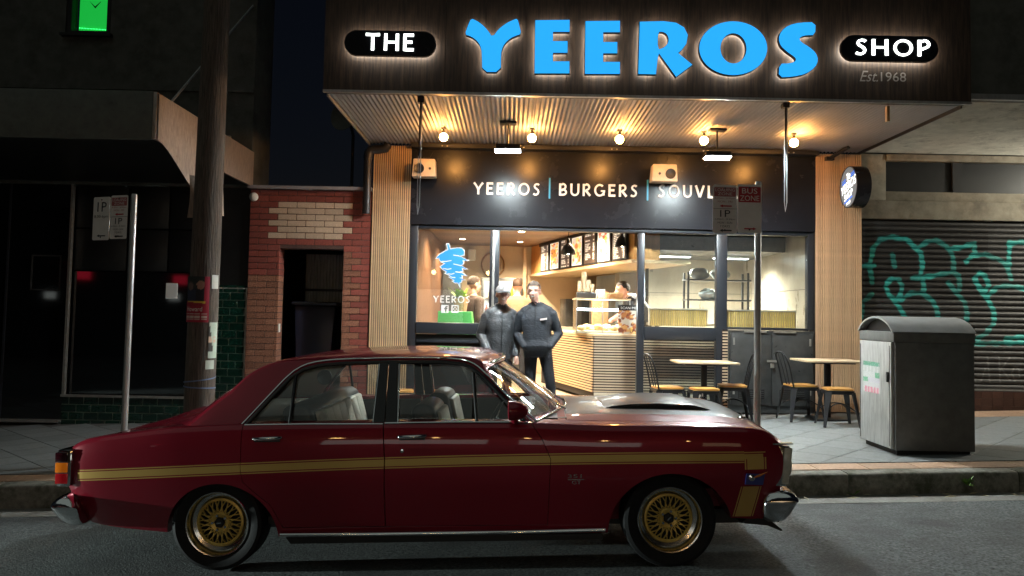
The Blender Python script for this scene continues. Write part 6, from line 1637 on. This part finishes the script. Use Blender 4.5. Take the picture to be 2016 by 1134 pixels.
# --- man with the cap: charcoal quilted jacket, one hand in pocket, weight on one leg
def trap(z=1.50): return [('c',(s_*.03,.005,1.53),(s_*.165,.0,1.445),.048,.062,0) for s_ in (-1,1)]
torso = ('l',[(.83,.01,0,.178,.128),(.90,.008,0,.192,.140),(1.00,.005,-.004,.190,.142),(1.10,.0,-.008,.182,.140),(1.22,0,-.010,.192,.140),(1.34,0,-.006,.200,.132),(1.43,0,.0,.170,.108),(1.50,0,.006,.090,.078)],0)
P = [torso]+trap()+[('c',(-.088,.0,.92),(-.115,-.03,.51),.092,.066,1),('c',(-.115,-.03,.51),(-.125,.01,.10),.064,.050,1),('c',(-.125,.03,.045),(-.165,-.13,.035),.045,.038,3),
  ('c',(.095,.0,.92),(.115,.0,.52),.092,.066,1),('c',(.115,.0,.52),(.105,.03,.10),.064,.050,1),('c',(.105,.05,.045),(.135,-.12,.035),.045,.038,3),
  ('c',(-.195,.0,1.40),(-.262,.045,1.15),.070,.060,0),('c',(-.262,.045,1.15),(-.190,-.115,.965),.060,.050,0),
  ('c',(.195,.0,1.40),(.245,.03,1.14),.070,.058,0),('c',(.245,.03,1.14),(.215,-.09,.905),.058,.046,0),
  ('c',(0,.005,1.48),(.006,-.012,1.60),.058,.052,SK),('l',[(1.455,0,.010,.100,.088),(1.51,0,.004,.084,.080),(1.555,0,.004,.088,.084),(1.575,0,.006,.086,.082)],0)]
P += head_pieces((.008,-.025,1.69),SK)
P += [('e',(.212,-.115,.845),(.030,.040,.045),SK)]+[('c',(.190+.016*i,-.135,.825),(.192+.015*i,-.152,.780-.004*(i%2)),.0095,.008,SK) for i in range(4)]+[('c',(.190,-.135,.845),(.172,-.160,.815),.010,.009,SK)]
m1 = person('person','smiling man in grey cap and charcoal quilted jacket with one hand in his pocket',(-.165,10.72,path_z(-.1)),R(9),P,['jacket_charcoal','trousers_dark','skin_dark','shoe'],1.0)
m1.rotation_euler = (0,R(1.2),R(9))
face(m1,(.008,-.025,1.69),'hair_black',True,True)
MB().tube([(0,-.143,.86),(0,-.150,1.06),(0,-.153,1.22),(0,-.142,1.36),(0,-.112,1.46)],.005,6).build('zip','chair_black',m1)
for s_ in (-1,1): MB().tube([(s_*.105,-.146,.99),(s_*.145,-.135,1.09)],.004,6).build('pocket_zip','chair_black',m1)
# --- taller man: navy half zip jumper, both hands in the front pocket
torso = ('l',[(.86,.0,0,.178,.128),(.93,.0,0,.190,.142),(1.02,0,-.010,.185,.148),(1.12,0,-.012,.180,.146),(1.24,0,-.010,.192,.144),(1.35,0,-.006,.204,.136),(1.44,0,.0,.172,.110),(1.51,0,.006,.090,.078)],0)
P = [torso]+trap()+[('c',(-.090,.0,.93),(-.105,-.01,.52),.094,.068,1),('c',(-.105,-.01,.52),(-.110,.02,.10),.066,.052,1),('c',(-.110,.04,.045),(-.140,-.13,.035),.045,.038,3),
  ('c',(.092,.0,.93),(.155,-.05,.53),.094,.068,1),('c',(.155,-.05,.53),(.185,-.01,.10),.066,.052,1),('c',(.185,.01,.045),(.235,-.14,.035),.045,.038,3),
  ('c',(-.198,.0,1.405),(-.272,.055,1.16),.072,.060,0),('c',(-.272,.055,1.16),(-.155,-.120,.995),.058,.048,0),
  ('c',(.198,.0,1.405),(.278,.045,1.15),.072,.060,0),('c',(.278,.045,1.15),(.170,-.118,.985),.058,.048,0),('l',[(.945,0,-.120,.140,.045),(1.00,0,-.128,.150,.05),(1.07,0,-.120,.115,.04)],0),
  ('c',(0,.005,1.48),(-.014,-.012,1.60),.060,.054,SK),('l',[(1.46,0,.010,.106,.090),(1.52,0,.012,.094,.088),(1.56,0,.018,.096,.090)],0)]
P += head_pieces((-.024,-.025,1.695),SK)
m2 = person('person','smiling bareheaded man in navy half zip jumper with both hands in front pocket',(.40,10.60,path_z(.4)),R(-8),P,['jacket_navy','trousers_dark','skin','shoe'],1.015)
m2.rotation_euler = (0,R(-2.6),R(-8))
face(m2,(-.024,-.025,1.695),'hair_grey',True)
MB().tube([(0,-.157,1.24),(0,-.146,1.36),(0,-.116,1.47)],.005,6).build('zip','chair_black',m2)
MB().prism([(.06,1.325),(.145,1.334),(.145,1.356),(.06,1.347)],'y',-.158,-.130).build('chest_logo','logo_white',m2)
mb = MB(); mb.tube([(-.155,-.105,.955),(-.08,-.160,.99),(.0,-.165,1.0)],.004,6); mb.build('pocket_seam','chair_black',m2)
# --- cook bending over the counter
P = [('l',[(.0,0,0,.10,.08),(.1,0,0,.17,.12)],1)]+legs(.10)
P += [('l',[(.90,0,0,.175,.12),(1.02,0,-.02,.17,.12),(1.10,0,-.05,.17,.12)],0),('c',(0,-.05,1.08),(0,-.25,1.30),.155,.165,0),('c',(0,-.25,1.30),(0,-.36,1.38),.15,.10,0),('c',(-.16,-.28,1.36),(-.22,-.40,1.16),.065,.052,0),('c',(-.22,-.40,1.16),(-.15,-.58,1.08),.045,.036,SK),('c',(.16,-.28,1.36),(.22,-.40,1.16),.065,.052,0),('c',(.22,-.40,1.16),(.15,-.58,1.08),.045,.036,SK),
      ('c',(0,-.36,1.40),(0,-.43,1.46),.055,.05,SK)]
P += [(p[0],(p[1][0],p[1][1],p[1][2]),*p[2:]) for p in head_pieces((0,-.47,1.52),SK)]
m3 = person('person','cook in black shirt leaning over the counter inside the shop',(2.20,12.66,.36),R(-72),P,['shirt_black','trousers_dark','skin','shoe'],1.07,.014)
face(m3,(0,-.47,1.52),'hair_black',False)
# --- customers
def standing(jk,hair,label,loc,rz,k):
    t_ = ('l',[(.84,0,0,.19,.13),(.95,0,0,.20,.14),(1.10,0,0,.195,.14),(1.25,0,0,.205,.14),(1.38,0,0,.22,.135),(1.46,0,0,.20,.115),(1.52,0,0,.11,.08)],0)
    P = [t_]+legs()+[('c',(s_*.235,0,1.44),(s_*.285,.03,1.16),.078,.064,0) for s_ in (-1,1)]+[('c',(s_*.285,.03,1.16),(s_*.255,-.08,.93),.062,.048,0) for s_ in (-1,1)]+[('e',(s_*.252,-.10,.86),(.032,.04,.05),SK) for s_ in (-1,1)]
    for s_ in (-1,1): P += [('c',(s_*.252-.024+.016*i,-.115,.84),(s_*.252-.024+.016*i,-.125,.785),.009,.008,SK) for i in range(4)]+[('c',(s_*.235,-.12,.86),(s_*.222,-.145,.82),.010,.009,SK)]
    P += [('c',(0,0,1.48),(0,-.01,1.60),.056,.052,SK)]+head_pieces((0,-.02,1.69),SK)
    o = person('person',label,loc,rz,P,[jk,'trousers_dark','skin','shoe'],k,.014); face(o,(0,-.02,1.69),hair,False); return o
standing('coat_brown','hair_ginger','customer in brown coat behind the left window decal',(-.62,12.9,.36),R(120),1.0)
standing('coat_tan','hair_ginger','customer in tan coat seen from behind between the two men',(.10,14.2,.36),R(172),1.02)
# ================================================================ the other side of the street, seen as reflections; wide lit windows added as soft fill
ob = thing('opposite_building','dark shops with added fill-light windows across the street behind the photographer','shop building',(0,-14,0))
MB().box(-32,30,-14.4,-14,-1.5,9).build('wall','old_render',ob)
mat('fill_reflect_cool',(.8,.8,.8),.4,emit=(.92,1.0,.95),estr=.55); mat('fill_reflect_warm',(.8,.7,.5),.4,emit=(1.,.72,.42),estr=.5); mat('red_neon',(.8,.05,.1),.4,emit=(1.,.03,.07),estr=.8)
for x0,x1,z0,z1,m_ in ((-6.5,-2.2,.6,2.6,'fill_reflect_cool'),(-1.4,2.4,.6,2.6,'fill_reflect_cool'),(5.0,8.0,.8,2.5,'fill_reflect_warm'),(-15.6,-15.1,1.85,2.15,'fill_reflect_cool'),(-21.2,-20.7,1.85,2.15,'fill_reflect_cool')):  # wide windows added as fill on the car side; small ones for reflections
    f_ = MB().box(x0-.1,x1+.1,-13.995,-13.97,z0-.1,z1+.1).build('window_frame','matt_black',ob); MB().box(x0,x1,-13.965,-13.94,z0,z1).build('fill_reflect_window',m_,f_)
for x0,x1,z0,z1 in ((-19.9,-19.2,2.75,3.2),(-15.4,-14.8,2.6,3.0)): MB().box(x0,x1,-13.99,-13.9,z0,z1).build('red_sign','red_neon',ob)
MB().box(-32,30,-14,-11,3.4,3.6).build('awning','old_render',ob)

# lamp under the neighbouring awning, further along to the right
t = thing('awning_lamp','fluorescent lamp under the neighbouring awning out of frame on the right','lamp',(8.9,10.0,3.9))
MB().box(8.86,8.94,9.4,10.6,3.90,3.975).build('batten','white_plastic',t); MB().tube([(8.9,9.45,3.88),(8.9,10.55,3.88)],.016,8).build('tube','strip_led',t)
lamp('awning_beam',(8.9,10.0,3.55),130,(1.,.95,.80),.25,'POINT',None,t)

mat('festoon_glow',(1,.8,.5),.3,emit=(1.,.55,.18),estr=45.)
for x in (-5.6,-3.3,-1.0,1.3,3.6): MB().sphere((x,-11.2,3.25),.10,12,8).build('festoon_bulb','festoon_glow',ob,smooth=180)
